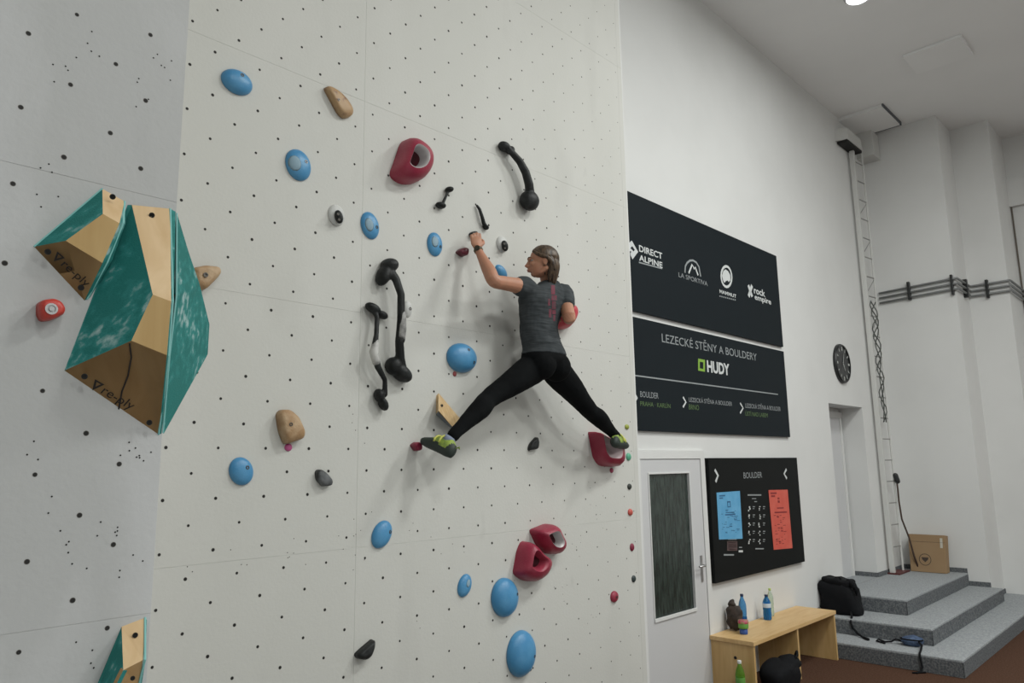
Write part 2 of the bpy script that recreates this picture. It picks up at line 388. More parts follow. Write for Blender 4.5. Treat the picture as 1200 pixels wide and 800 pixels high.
cb2 = cb2.go('cable_bundle', mat('grey_cable', (.10, .11, .10), .6), smooth=True); tag(cb2, 'tangled grey cables threaded up the middle of the lattice mast', 'cables')

# ------------------------------------------------------------------ pipes along the end wall
pp = empty('wall_pipes', (11.75, 3, 4.4), 'three parallel grey conduits running along the end wall corners', 'pipes')
for i in range(3):
    zz = 4.40+i*.075; o_ = .035
    MB().tube([(11.8-o_, 3.56, zz-.04), (11.8-o_, 2.60, zz), (11.8-o_, 2.54-o_, zz), (11.88, 2.54-o_, zz), (12.45, 2.54-o_, zz), (12.53-o_, 2.54-o_, zz), (12.53-o_, 2.45, zz), (12.53-o_, 2.03-o_, zz), (12.6, 2.03-o_, zz), (13.5-o_, 2.03-o_, zz), (13.5-o_, 1.9, zz), (13.5-o_, .2, zz)], .016, 8).go('conduit', m_galv, pp, smooth=True)
for (x, y) in ((11.8, 3.14), (12.53, 2.29), (13.5, 1.2)):
    MB().box(x-.062, x-.001, y-.018, y+.018, 4.34, 4.61).go('clamp', m_black, pp, bevel=.003)
MB().box(12.2, 12.26, 2.54-.06, 2.539, 4.34, 4.61).go('clamp', m_black, pp, bevel=.003)
MB().box(11.738, 11.799, 2.56, 2.59, 4.32, 4.61).go('clamp', m_black, pp, bevel=.003)
vc = MB().tube([(13.46, 2.06, 1.6), (13.46, 2.06, 4.2), (13.46, 2.06, 6.3)], .012, 6).go('corner_cable', mat('brown_cable', (.12, .10, .08), .6))
vc.location = vc.location + Vector((0, -.05, 0)); tag(vc, 'thin vertical cable in the right inner corner of the end wall', 'cable')

# ------------------------------------------------------------------ clock
ck = empty('wall_clock', (10.06, YC-.03, 3.03), 'round black wall clock with white ticks above the niche', 'clock')
c0 = Vector((10.05, YC, 3.285)); R_ = .262
MB().lathe(c0, [(R_, 0), (R_, .03), (R_-.012, .045), (R_-.03, .045), (R_-.03, .032), (.001, .032)], 40, (0, -1, 0)).go('case', m_black, ck)
m_tick = mat('clock_white', (.5, .52, .5), .5)
for k in range(12):
    tk = MB()
    a = k*math.pi/6; rr = R_-.06; l_ = .028; ww = .008 if k % 3 else .014
    u = Vector((math.sin(a), 0, math.cos(a))); v = Vector((math.cos(a), 0, -math.sin(a))); c = c0+Vector((0, -.0345, 0))
    tk.add([c+u*(rr+l_)+v*ww, c+u*(rr+l_)-v*ww, c+u*(rr-l_)-v*ww, c+u*(rr-l_)+v*ww], [(0, 1, 2, 3)])
    tk.go('hour_mark', m_tick, ck)
for a, L_, ww, nm in ((math.radians(150), .11, .010, 'hour_hand'), (math.radians(20), .16, .007, 'minute_hand')):
    u = Vector((math.sin(a), 0, math.cos(a))); v = Vector((math.cos(a), 0, -math.sin(a))); c = c0+Vector((0, -.037, 0))
    MB().add([c-u*.02+v*ww, c-u*.02-v*ww, c+u*L_-v*ww*.4, c+u*L_+v*ww*.4], [(0, 1, 2, 3)]).go(nm, m_tick, ck)

# ------------------------------------------------------------------ signs
def text(s, x0, x1, z0, z1, y, m, parent, name='lettering', frame=None, bold=0):
    cu = bpy.data.curves.new('t', 'FONT'); cu.body = s; cu.size = 1; cu.resolution_u = 3; cu.offset = bold
    ob = bpy.data.objects.new('t', cu)
    me = bpy.data.meshes.new_from_object(ob); bpy.data.objects.remove(ob); bpy.data.curves.remove(cu)
    xs = [v.co.x for v in me.vertices]; ys = [v.co.y for v in me.vertices]
    ax, bx, ay, by = min(xs), max(xs), min(ys), max(ys)
    for v in me.vertices:
        u = (v.co.x-ax)/(bx-ax); w_ = (v.co.y-ay)/(by-ay)
        if frame: v.co = frame(u, w_)
        else: v.co = (x0+(x1-x0)*u, y, z0+(z1-z0)*w_)
    return link(name, me, m, parent)
def ptext(s, LT, LB, Rx, y, m, parent, **k):
    a, b_, c = P(*LT, y), P(*LB, y), P(Rx[0], Rx[1], y)
    return text(s, a.x, c.x, b_.z, a.z, y-.0012, m, parent, **k)
def stroke(pts, wd, y, m, parent, name, closed=False, px=True):
    q = [P(*p, y) if px else Vector((p[0], y, p[1])) for p in pts]
    mb = MB(); n = len(q)
    L, R2 = [], []
    for i in range(n):
        a = q[(i-1) % n] if closed or i > 0 else q[i]; b_ = q[(i+1) % n] if closed or i < n-1 else q[i]
        t = (b_-a); t.y = 0; t.normalize(); nn = Vector((-t.z, 0, t.x))
        L.append(q[i]+nn*wd/2+Vector((0, -.0012, 0))); R2.append(q[i]-nn*wd/2+Vector((0, -.0012, 0)))
    for i in range(n if closed else n-1):
        j = (i+1) % n; mb.add([L[i], L[j], R2[j], R2[i]], [(0, 1, 2, 3)])
    return mb.go(name, m, parent, fix=False)
def poly(pts, y, m, parent, name):
    q = [P(*p, y)+Vector((0, -.0012, 0)) for p in pts]
    return MB().add(q, [tuple(range(len(q)))]).go(name, m, parent, fix=False)
m_sign = mat('charcoal_banner', (.010, .0145, .018), .6, bump=(5, .12), Specular_IOR_Level=.12)
m_board = mat('charcoal_board', (.008, .009, .009), .6, Specular_IOR_Level=.12)
m_ink = mat('white_print', (.62, .64, .64), .6); m_dim = mat('grey_print', (.30, .32, .33), .6); m_green = mat('green_print', (.23, .42, .05), .6); m_dgreen = mat('dull_green_print', (.10, .17, .06), .6)
YS = YC-.03
up = empty('sponsor_banner', (6.6, YC-.03, 3.31), 'upper charcoal banner with four white sponsor logos on painted wall', 'banner')
MB().box(4.75, 8.235, YS, YC-.001, 3.315, 4.40).go('board', m_sign, up, bevel=.003)
yf = YS-.0002
ptext('DIRECT', (748.6, 286.7), (748.6, 294.4), (776, 300), yf, m_ink, up, bold=.022)
ptext('ALPINE', (748.6, 298), (748.6, 305), (776, 308), yf, m_ink, up, bold=.022)
stroke([(748.6, 307.3), (775.8, 314.7)], .012, yf, m_dim, up, 'underline')
stroke([(734.5, 291), (740.5, 285), (745.8, 294), (739.8, 301)], .05, yf, m_ink, up, 'logo')
stroke([(737.8, 292), (741, 294.5), (739.4, 298)], .03, yf, m_ink, up, 'logo')
ptext('LA SPORTIVA', (795, 318.8), (795, 324.2), (829, 331), yf, m_dim, up)
stroke([(802.6, 319.5), (803, 312), (805, 308), (808.5, 305.2), (812, 305), (816, 307.5), (819, 312.6), (821, 324)], .02, yf, m_dim, up, 'logo')
stroke([(807, 320), (811, 310), (813.5, 315), (814.6, 313), (818, 322.5)], .022, yf, m_ink, up, 'logo')
stroke([(851.2+6.2*math.cos(a*math.pi/10), 324+12*math.sin(a*math.pi/10)+3.4*math.cos(a*math.pi/10)*.25) for a in range(20)], .028, yf, m_ink, up, 'logo', closed=True)
poly([(846, 323), (847.5, 317.5), (850, 315.5), (853, 317.5), (855.5, 322), (855.8, 328), (854, 330.5), (852.5, 328.5), (850.5, 329.2), (849, 331.5), (847.4, 329)], yf, m_ink, up, 'logo')
ptext('MAMMUT', (843, 338.8), (843, 343), (862.5, 345), yf, m_ink, up, bold=.022)
for i in range(9): poly([(843+i*2.2, 346+i*.55), (844.4+i*2.2, 346.3+i*.55), (844.4+i*2.2, 347.8+i*.55), (843+i*2.2, 347.5+i*.55)], yf, m_dim, up, 'small_print')
stroke([(876.8, 334), (881.4, 347.6)], .045, yf, m_ink, up, 'logo'); stroke([(881.2, 334.4), (877.2, 347.3)], .045, yf, m_ink, up, 'logo')
ptext('rock', (883, 335.5), (883, 343.4), (896.5, 345), yf, m_ink, up, bold=.022)
ptext('empire', (884, 344.5), (884, 352.5), (903.5, 355), yf, m_ink, up, bold=.022)
lo_ = empty('gym_sign', (6.6, YC-.03, 2.28), 'charcoal gym name sign with green and white logo below the sponsor banner', 'sign')
MB().box(4.75, 8.235, YS, YC-.001, 2.285, 3.262).go('board', m_sign, lo_, bevel=.003)
ptext('LEZECKÉ STĚNY A BOULDERY', (775, 387), (775, 400.5), (886, 410), yf, m_dim, lo_)
poly([(818, 420), (826, 421.5), (826, 435.5), (818, 434)], yf, m_green, lo_, 'logo_frame')
poly([(820, 423.6), (824, 424.4), (824, 432.2), (820, 431.4)], yf-.0004, m_sign, lo_, 'logo_centre')
ptext('HUDY', (828, 421.8), (828, 435.8), (854.5, 430), yf, m_ink, lo_, bold=.035)
stroke([(743.8, 439.8), (911.5, 462)], .012, yf, m_dim, lo_, 'rule_line')
for (x, y, s) in ((744.2, 466, 1), (801.5, 471, 1), (868.5, 478, 1)): stroke([(x-1.2, y-6), (x+2.2, y), (x-1.2, y+6)], .022, yf, m_ink, lo_, 'chevron')
ptext('BOULDER', (750, 458), (750, 465), (771.5, 465), yf, m_dim, lo_); ptext('PRAHA · KARLÍN', (750, 468.5), (750, 475.2), (785.5, 475), yf, m_dgreen, lo_)
ptext('LEZECKÁ STĚNA A BOULDER', (807, 463.5), (807, 470.5), (857.5, 470), yf, m_dim, lo_); ptext('BRNO', (807, 473.5), (807, 479.5), (819, 478), yf, m_dgreen, lo_)
ptext('LEZECKÁ STĚNA A BOULDER', (873, 470.5), (873, 477.5), (914.5, 477), yf, m_dim, lo_); ptext('ÚSTÍ NAD LABEM', (873, 480.5), (873, 486.8), (899.5, 486), yf, m_dgreen, lo_)
nb = empty('notice_board', (7.3, YC-.045, .94), 'black square notice board with blue and red posters right of the door', 'notice board')
YN = YC-.045
MB().box(6.345, 8.33, YN, YC-.001, .92, 2.055).go('board', m_board, nb, bevel=.003)
yn = YN-.0002
ptext('BOULDER', (871, 553.4), (871, 560.5), (892.8, 556), yn, m_dim, nb)
stroke([(837.5, 550), (841.3, 557), (838.5, 564.5)], .03, yn, m_ink, nb, 'chevron'); stroke([(921.5, 549.5), (918.8, 555), (922, 560.5)], .03, yn, m_ink, nb, 'chevron')
YP = YN-.003
m_blue_p = mat('blue_paper', (.10, .36, .62), .5, noise=(9, .4, (.2, .5, .75))); m_red_p = mat('red_paper', (.62, .09, .06), .5, noise=(9, .3, (.75, .2, .14)))
def poster(name, q, m, label, ink, marks):
    c = [P(*p, YN-.0035) for p in q]
    o = MB().add([v for v in c]+[v+Vector((0, .0012, 0)) for v in c], [(0,1,2,3),(7,6,5,4),(0,4,5,1),(1,5,6,2),(2,6,7,3),(3,7,4,0)]).go(name, m)
    tag(o, label, 'poster')
    def bl(u, v): return (c[0]*(1-u)+c[1]*u)*(1-v)+(c[3]*(1-u)+c[2]*u)*v+Vector((0, -.0008, 0))
    mb = MB()
    for (u0, v0, u1, v1) in marks: mb.add([bl(u0, v0), bl(u1, v0), bl(u1, v1), bl(u0, v1)], [(0, 1, 2, 3)])
    pr_ = mb.go('print', ink, o, fix=False); pr_['kind'] = 'stuff'
    return o
random.seed(3)
mk = [(.42, .2, .56, .23), (.42, .2, .45, .33), (.53, .2, .56, .33), (.42, .31, .56, .33), (.1, .06, .35, .09), (.1, .11, .25, .14), (.33, .43, .7, .45), (.3, .47, .74, .5)]
for i in range(34):
    u = random.uniform(.12, .8); v = random.uniform(.36, .86); mk.append((u, v, u+random.uniform(.03, .14), v+.012))
poster('poster', [(839.7, 577), (867, 575), (870.3, 631), (842.7, 632)], m_blue_p, 'light blue paper poster on the black notice board', mat('blue_ink', (.03, .13, .28), .6), mk)
mk = [(.42, .13, .52, .16), (.42, .18, .52, .22), (.08, .04, .4, .07), (.1, .09, .3, .12), (.35, .3, .7, .32), (.2, .37, .85, .395)]
for i in range(40):
    u = random.choice((.15, .3, .45, .6)); v = random.uniform(.42, .93); mk.append((u, v, u+random.uniform(.05, .14), v+.01))
poster('poster', [(900.6, 574), (923, 573.5), (928.8, 642), (906.8, 644)], m_red_p, 'red paper poster on the right of the black notice board', mat('red_ink', (.25, .02, .02), .6), mk)
def nmark(x, y, w_, h_, m, nm='small_print'): poly([(x, y), (x+w_, y), (x+w_, y+h_), (x, y+h_)], yn, m, nb, nm)
nmark(876, 579, 16, 1.6, m_dim); nmark(881, 583.5, 5, 1, m_dim); nmark(884, 587, 3, 1, m_dim)
random.seed(5)
for r_ in range(5):
    for cx_ in (876.5, 888.5):
        yy = 594+r_*9.6
        for i in range(3): nmark(cx_+random.uniform(0, 1.5), yy+i*2-1, random.uniform(.8, 1.8), random.uniform(.8, 2), m_ink, 'pictogram')
        nmark(cx_+5.5, yy-1, 2.6, 1, m_dim)
        nmark(cx_+5.5, yy+1.4, 2, .8, m_dim)
nmark(885, 642, 10, 1.4, m_dim); nmark(848, 649, 12, 1.8, m_dim); nmark(865.5, 644.5, 5, 2.4, m_ink); nmark(866, 640.5, 3.5, 1.2, m_dim); nmark(853, 630.6, 10, 1.6, m_dim)
nmark(852, 634, 12, 11, mat('photo_brown', (.10, .06, .06), .6), 'printed_photo'); 
for i in range(4): nmark(853, 635.3+i*2.5, 10, .9, mat('photo_line', (.2, .12, .11), .6), 'printed_photo')

# ------------------------------------------------------------------ cardboard box
m_card = mat('cardboard', (.30, .195, .105), .85, noise=(3, .4, (.36, .25, .14)))
cbx = empty('cardboard_box', (11.68, 3.22, Z3), 'brown cardboard box with a round stamp leaning on the end wall', 'box')
y0_, y1_ = 2.985, 3.43
def lean(t, d_, y): return Vector((11.52+.10*t+d_, y, Z3+.004+.495*t-.12*d_))
vs = [lean(0, 0, y0_), lean(0, 0, y1_), lean(1, 0, y1_+.02), lean(1, 0, y0_), lean(0, .15, y0_), lean(0, .15, y1_), lean(1, .15, y1_+.02), lean(1, .15, y0_)]
vs[4].z = Z3+.002; vs[5].z = Z3+.002
MB().add(vs, [(0,1,2,3),(7,6,5,4),(0,4,5,1),(1,5,6,2),(2,6,7,3),(3,7,4,0)]).go('carton', m_card, cbx, bevel=.003)
m_bi = mat('box_ink', (.06, .04, .03), .8)
fc = lambda u, t: lean(t, -.0015, y1_+(y0_-y1_)*u)
rg = MB()
cu_, cv_ = .42, .33
for k in range(24):
    a, b_ = k*math.pi/12, (k+1)*math.pi/12
    q = lambda an, r: fc(cu_+r*math.cos(an)/.45*1.0, cv_+r*math.sin(an)/.495)
    rg.add([q(a, .078), q(b_, .078), q(b_, .070), q(a, .070)], [(0, 1, 2, 3)])
rg.add([fc(cu_-.10, cv_+.06), fc(cu_+.10, cv_+.06), fc(cu_+.08, cv_), fc(cu_, cv_-.07), fc(cu_-.08, cv_)], [(0, 1, 2, 3, 4)])
rg.go('round_stamp', m_bi, cbx, fix=False)
MB().add([fc(.86, .66), fc(.93, .66), fc(.93, .92), fc(.86, .92)], [(0, 1, 2, 3)]).go('white_label', mat('paper_white', (.5, .47, .4), .7), cbx, fix=False)
MB().add([fc(.0, .8), fc(1, .8), fc(1, .806), fc(.0, .806)], [(0, 1, 2, 3)]).go('flap_crease', m_bi, cbx, fix=False)

# ------------------------------------------------------------------ bags
m_bag = mat('black_nylon', (.006, .0065, .008), .85, bump=(18, .5), Specular_IOR_Level=.2)
def blob(name, center, ax, m, parent=None, n=20, mm=14, disp=.012, freq=14, flatb=None, power=1.0, seed=0):
    mb = MB().ell((0, 0, 0), ((1, 0, 0), (0, 1, 0), (0, 0, 1)), n, mm)
    out = []
    for v in mb.v:
        s = Vector([math.copysign(abs(c)**power, c) for c in v])
        p = Vector(center)+Vector(ax[0])*s.x+Vector(ax[1])*s.y+Vector(ax[2])*s.z
        d_ = disp*(math.sin(freq*p.x+seed)*math.cos(freq*1.3*p.z+seed*2)+.5*math.sin(freq*2.3*p.y+freq*p.z*1.7+seed))
        p += v*d_
        if flatb is not None and p.z < flatb: p.z = flatb
        out.append(p)
    mb.v = out
    return mb.go(name, m, parent, smooth=True)
bp = empty('backpack', (8.86, 3.38, Z2), 'black backpack slumped on the second carpeted step beside the bench', 'backpack')
blob('bag_body', (8.84, 3.40, Z2+.165), ((.15, 0, 0), (0, .20, 0), (0, .03, .18)), m_bag, bp, flatb=Z2+.002, power=.42, disp=.03, freq=13)
blob('top_flap', (8.83, 3.40, Z2+.335), ((.13, 0, 0), (0, .16, .015), (0, 0, .05)), m_bag, bp, power=.5, disp=.018, freq=19)
MB().tube([(8.78, 3.27, Z2+.36), (8.76, 3.21, Z2+.33), (8.77, 3.19, Z2+.27), (8.79, 3.20, Z2+.22)], [.03, .03, .025, .01], 8, True).go('side_strap', m_bag, bp, smooth=True)
MB().tube([(8.76, 3.42, Z2+.34), (8.75, 3.40, Z2+.40), (8.76, 3.36, Z2+.40), (8.78, 3.34, Z2+.35)], .008, 6).go('top_loop', m_bag, bp, smooth=True)
s_ = [Vector((8.68, 3.24, Z2+.05)), Vector((8.62, 3.21, Z2+.012)), Vector((8.545, 3.20, Z2-.03)), Vector((8.54, 3.18, Z1+.08)), Vector((8.53, 3.13, Z1+.03)), Vector((8.46, 3.05, Z1+.012)), Vector((8.40, 2.98, Z1+.012))]
MB().tube(s_, [.012, .012, .012, .012, .012, .012, .018], 6).go('hanging_strap', m_bag, bp, smooth=True)
# chalk bag
m_chalk = mat('navy_fabric', (.035, .06, .12), .7, noise=(25, .8, (.09, .14, .24)), bump=(30, .5))
cbg = empty('chalk_bag', (8.50, 2.58, Z1), 'small navy blue chalk bag with black straps lying on the lowest step', 'bag')
blob('bag_body', (8.47, 2.575, Z1+.045), ((.075, .02, 0), (-.02, .105, 0), (0, 0, .05)), m_chalk, cbg, flatb=Z1+.002, disp=.008, freq=30)
MB().tube([Vector((8.45, 2.575, Z1+.05))+Vector((.078*math.cos(a/3), .10*math.sin(a/3), .02*math.sin(a/6))) for a in range(20)], .008, 6).go('rim', m_bag, cbg, smooth=True)
MB().tube([(8.46, 2.67, Z1+.03), (8.43, 2.72, Z1+.05), (8.42, 2.76, Z1+.02), (8.41, 2.82, Z1+.012), (8.40, 2.88, Z1+.03), (8.40, 2.90, Z1+.012), (8.35, 2.80, Z1+.010)], .009, 6).go('strap', m_bag, cbg, smooth=True)
MB().tube([(8.42, 2.50, Z1+.05), (8.35, 2.455, Z1+.04), (8.25, 2.44, Z1+.012), (8.135, 2.42, Z1+.01), (8.11, 2.41, Z1-.02), (8.11, 2.40, .05), (8.09, 2.41, .012), (8.02, 2.43, .008)], .010, 6).go('strap', m_bag, cbg, smooth=True)
MB().tube([(8.10, 2.37, .01), (8.05, 2.42, .01), (8.00, 2.46, .01)], .008, 6).go('strap_end', m_bag, cbg, smooth=True)
# black bag under bench
bg2 = empty('black_bag', (6.6, 3.2, 0), 'black kit bag slumped on the floor at the bench front', 'bag')
blob('bag_body', (6.62, 3.14, .12), ((.20, 0, .03), (0, .14, 0), (-.05, 0, .15)), m_bag, bg2, flatb=.002, power=.7, disp=.02, freq=12, seed=2)
blob('bag_flap', (6.70, 3.11, .225), ((.15, 0, .04), (0, .11, 0), (-.03, 0, .05)), m_bag, bg2, power=.7, disp=.02, freq=17, seed=4)
MB().tube([(6.74, 3.05, .25), (6.78, 3.03, .31), (6.84, 3.06, .32), (6.86, 3.1, .25)], .012, 6).go('handle', m_bag, bg2, smooth=True)
# gathered dark bag on bench
m_brown = mat('dark_olive_cloth', (.028, .02, .016), .8, noise=(16, .8, (.07, .05, .04)), bump=(22, .8))
gb = empty('drawstring_bag', (6.57, 3.52, bt), 'dark olive brown gathered cloth bag against the wall on the bench end', 'bag')
blob('bag_body', (6.56, 3.50, bt+.115), ((.058, 0, 0), (0, .07, 0), (0, 0, .12)), m_brown, gb, flatb=bt+.002, power=.8, disp=.012, freq=40)
blob('gathered_neck', (6.56, 3.52, bt+.235), ((.035, 0, 0), (0, .035, 0), (0, 0, .035)), m_brown, gb, disp=.008, freq=60)

# ------------------------------------------------------------------ bottles
def clear(name, col, r=.12, t=.75): 
    m = mat(name, col, r); b_ = m.node_tree.nodes['Principled BSDF']; b_.inputs['Transmission Weight'].default_value = t; b_.inputs['IOR'].default_value = 1.3; return m
def bottle(x, y, z, r, h, mb_, mcap, label, mlab=None, lz=(.4, .62), cat='bottle'):
    t = empty('bottle', (x, y, z), label, cat)
    pr = [(r*.85, 0), (r, .012), (r, h*.30), (r*.93, h*.36), (r, h*.42), (r, h*.66), (r*.8, h*.77), (r*.42, h*.88), (r*.36, h*.93)]
    MB().lathe((x, y, z+.001), pr, 20).go('body', mb_, t, smooth=True)
    MB().lathe((x, y, z+h*.93+.0015), [(r*.42, 0), (r*.44, h*.06), (r*.38, h*.07)], 14).go('cap', mcap, t)
    if mlab: MB().lathe((x, y, z+h*lz[0]), [(r*1.015, 0), (r*1.02, .002), (r*1.02, h*(lz[1]-lz[0])), (r*1.015, h*(lz[1]-lz[0])+.001)], 20).go('wrap_label', mlab, t, smooth=True)
    return t
m_bb = clear('blue_plastic', (.12, .38, .72)); m_bd = clear('deep_blue_plastic', (.03, .22, .55)); m_gp = clear('green_plastic', (.22, .5, .06)); m_wp = clear('pale_green_plastic', (.68, .80, .68))
m_dk = mat('dark_cap', (.02, .03, .08), .4); m_wc = mat('white_cap', (.75, .78, .78), .4); m_gc = mat('lime_cap', (.45, .6, .15), .4)
m_lw = mat('label_white', (.55, .63, .72), .5); m_lb = mat('label_navy', (.03, .08, .3), .5); m_lr = mat('label_pink', (.45, .05, .12), .5, noise=(40, .6, (.25, .45, .15))); m_lg = mat('label_green', (.12, .32, .06), .5)
bottle(6.70, 3.49, bt, .036, .305, m_bb, m_dk, 'tall light blue plastic bottle standing beside the gathered cloth bag', m_bd, (.12, .34))
jar = empty('drink_can', (6.47, 3.37, bt), 'short dark blue jar with pink and green wrap at the bench end', 'jar')
MB().lathe((6.475, 3.375, bt+.001), [(.033, 0), (.036, .008), (.036, .05)], 20).go('base', m_lb, jar, smooth=True)
MB().lathe((6.475, 3.375, bt+.052), [(.043, 0), (.045, .006), (.045, .036), (.043, .04)], 20).go('green_wrap', m_lg, jar, smooth=True)
MB().lathe((6.475, 3.375, bt+.093), [(.045, 0), (.047, .005), (.045, .028), (.02, .031)], 20).go('pink_wrap', m_lr, jar, smooth=True)
bottle(7.20, 3.49, bt, .040, .235, m_bd, m_dk, 'deep blue plastic bottle with white label midway along the bench', m_lw, (.5, .66))
bottle(7.40, 3.545, bt, .030, .265, m_wp, m_gc, 'pale green bottle with lime cap right behind the deep blue bottle')
bottle(6.16, 3.27, 0, .040, .335, m_gp, m_wc, 'green plastic bottle standing on the floor beside the bench end panel', m_lg, (.42, .60))
# ------------------------------------------------------------------ climbing holds
m_hblue = mat('blue_hold', (.055, .24, .46), .38, noise=(7, .5, (.13, .36, .58), (.45, .7)), bump=(120, .12))
m_hpatch = mat('pale_blue_grip', (.25, .37, .45), .6)
m_hred = mat('dark_red_hold', (.27, .016, .045), .42, noise=(6, .5, (.40, .06, .09)), bump=(120, .15))
m_silver = mat('silver_lining', (.45, .42, .42), .4, .2)
m_hblack = mat('black_hold', (.009, .010, .010), .5, Specular_IOR_Level=.3, noise=(9, .5, (.07, .075, .075), (.5, .75)), bump=(120, .15))
m_chalky = mat('chalked_black', (.02, .02, .02), .5, noise=(7, 1, (.55, .54, .52), (.42, .58)))
m_tan = mat('tan_hold', (.36, .22, .11), .6, noise=(14, .8, (.52, .38, .24)), bump=(80, .3))
m_hwhite = mat('white_hold', (.58, .58, .56), .5, noise=(14, .4, (.42, .42, .41)))
m_bolt = mat('bolt_steel', (.12, .11, .10), .35, .7)
def GRP(m):
    n = m.name
    for k, g in (('tiny', 'tiny foot holds'), ('blue', 'blue climbing holds'), ('red', 'red climbing holds'), ('maroon', 'red climbing holds'), ('crimson', 'red climbing holds'), ('worn', 'red climbing holds'), ('black', 'black climbing holds'), ('chalked', 'black climbing holds'), ('white', 'white climbing holds'), ('tan', 'tan climbing holds')):
        if k in n: return g
    return None
def bolt(parent, p, r=.008, d=(0, -1, 0)):
    d = Vector(d).normalized()
    MB().lathe(Vector(p)-d*.004, [(r, 0), (r, .005), (r*.55, .005), (r*.5, .001)], 10, d).go('bolt', m_bolt, parent)
def onwall(v, y=YB): return Vector((v.x, y, v.z))
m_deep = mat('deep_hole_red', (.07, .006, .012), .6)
def dome(px, py, wpx, hpx, k, label, tilt=0, cat='climbing hold', m=None, group=None, patch=None, bolts=((.35, .1),), skew=(0, 0), y=YB, nm='climbing_hold', egg=0.0, pw=1.0):
    """smooth dome: silhouette wpx x hpx; built flat side on the wall"""
    m = m or m_hblue
    group = group or GRP(m)
    c = P(px, py, y-.03); s = ppm(c); th = math.atan2(c.x, c.y)
    hr = hpx/2/s; wr = wpx/2/s/math.sqrt(math.cos(th)**2+(k*math.sin(th))**2)
    h = k*wr; c = P(px, py, y-h*.42*math.sin(th)); c = onwall(c, y)
    mb = MB(); N = 28; rs = []
    ct, st_ = math.cos(tilt), math.sin(tilt)
    prof = [(0.0, 1), (.12, 1.0), (.3, .965), (.5, .88), (.68, .75), (.82, .58), (.92, .38), (.98, .18)]
    def pt(f, r, a):
        u = wr*r*math.cos(a)*(1+egg*math.sin(a)); v = hr*r*math.sin(a)
        return Vector((c.x+u*ct-v*st_+skew[0]*f*wr, y-h*f, c.z+u*st_+v*ct+skew[1]*f*hr))
    for f, r in prof: rs.append([pt(f, r, 2*math.pi*i/N) for i in range(N)])
    mb.rings(rs)
    t = mb.go(nm, m, None, smooth=True, org=c); tag(t, label, cat, group)
    for (bu, bv) in bolts:
        rr = math.hypot(bu, bv); f = math.sqrt(max(0, 1-rr**2))
        p = pt(f, rr, math.atan2(bv, bu)); bolt(t, p+Vector((0, -.001, 0)), .009, (bu*.5, -1, bv*.5))
    if patch:
        pu, pv, pr = patch
        M2 = MB(); rr2 = []
        for q in range(5):
            ring = []
            for i in range(18):
                a = 2*math.pi*i/18; u = pu+pr*(1-q/4.0*.98)*math.cos(a); v = pv+pr*1.15*(1-q/4.0*.98)*math.sin(a)
                R1 = min(.96, math.hypot(u, v)); f = math.sqrt(1-R1**2)
                ring.append(pt(f, R1*1.012, math.atan2(v, u))+Vector((0, -.002 if q else 0, 0)))
            rr2.append(ring)
        M2.rings(rr2).go('grip_patch', m_hpatch, t, smooth=True)
    return t
dome(278, 96, 36, 30, .62, 'round dark blue dome hold, highest of the blue holds', bolts=((.1, .4),), group=None, nm='climbing_hold')
dome(350, 193, 30, 38, .6, 'blue oval hold with pale patch left below the highest blue hold', patch=(-.5, 0, .42), bolts=((.4, .1),), tilt=.25)
dome(434, 264, 22, 33, .55, 'blue oval hold with pale patch right of a white hold with black inset', patch=(-.35, 0, .42), bolts=((.45, -.2),), tilt=.25)
dome(510, 286, 19, 29, .55, 'small blue oval hold left of the climber\'s raised hand', patch=(-.3, .1, .4), bolts=((.45, -.2),))
dome(588, 318.5, 12, 21, .7, 'slim blue hold just under the climber\'s raised forearm', tilt=.95, bolts=())
dome(542.5, 419, 38, 35, .6, 'large round blue dome hold left of the climber\'s waist', bolts=((.1, .5), (.5, -.3)))
dome(283, 552, 27, 34, .6, 'blue oval hold below the tan wedge hold on the left', tilt=.5, bolts=((.4, .1),))
dome(448, 626, 23, 34, .6, 'tilted blue oval hold low in the middle of the wall', tilt=-.6, bolts=((.4, .4),), group=None)
dome(545, 686, 17, 27, .6, 'small blue hold left of the two large blue eggs', tilt=-.45, bolts=(), group=None, patch=(.05, .25, .3))
dome(593, 700, 35, 45, .65, 'large blue egg hold touching distance below the red pair', tilt=.4, bolts=((.6, -.1),))
dome(612.5, 766, 38, 52, .62, 'largest blue egg hold at the bottom of the wall', bolts=((.55, -.15), (.5, -.75)))
dome(664, 436, 12, 18, .6, 'blue hold almost hidden behind the climber\'s hip', bolts=())

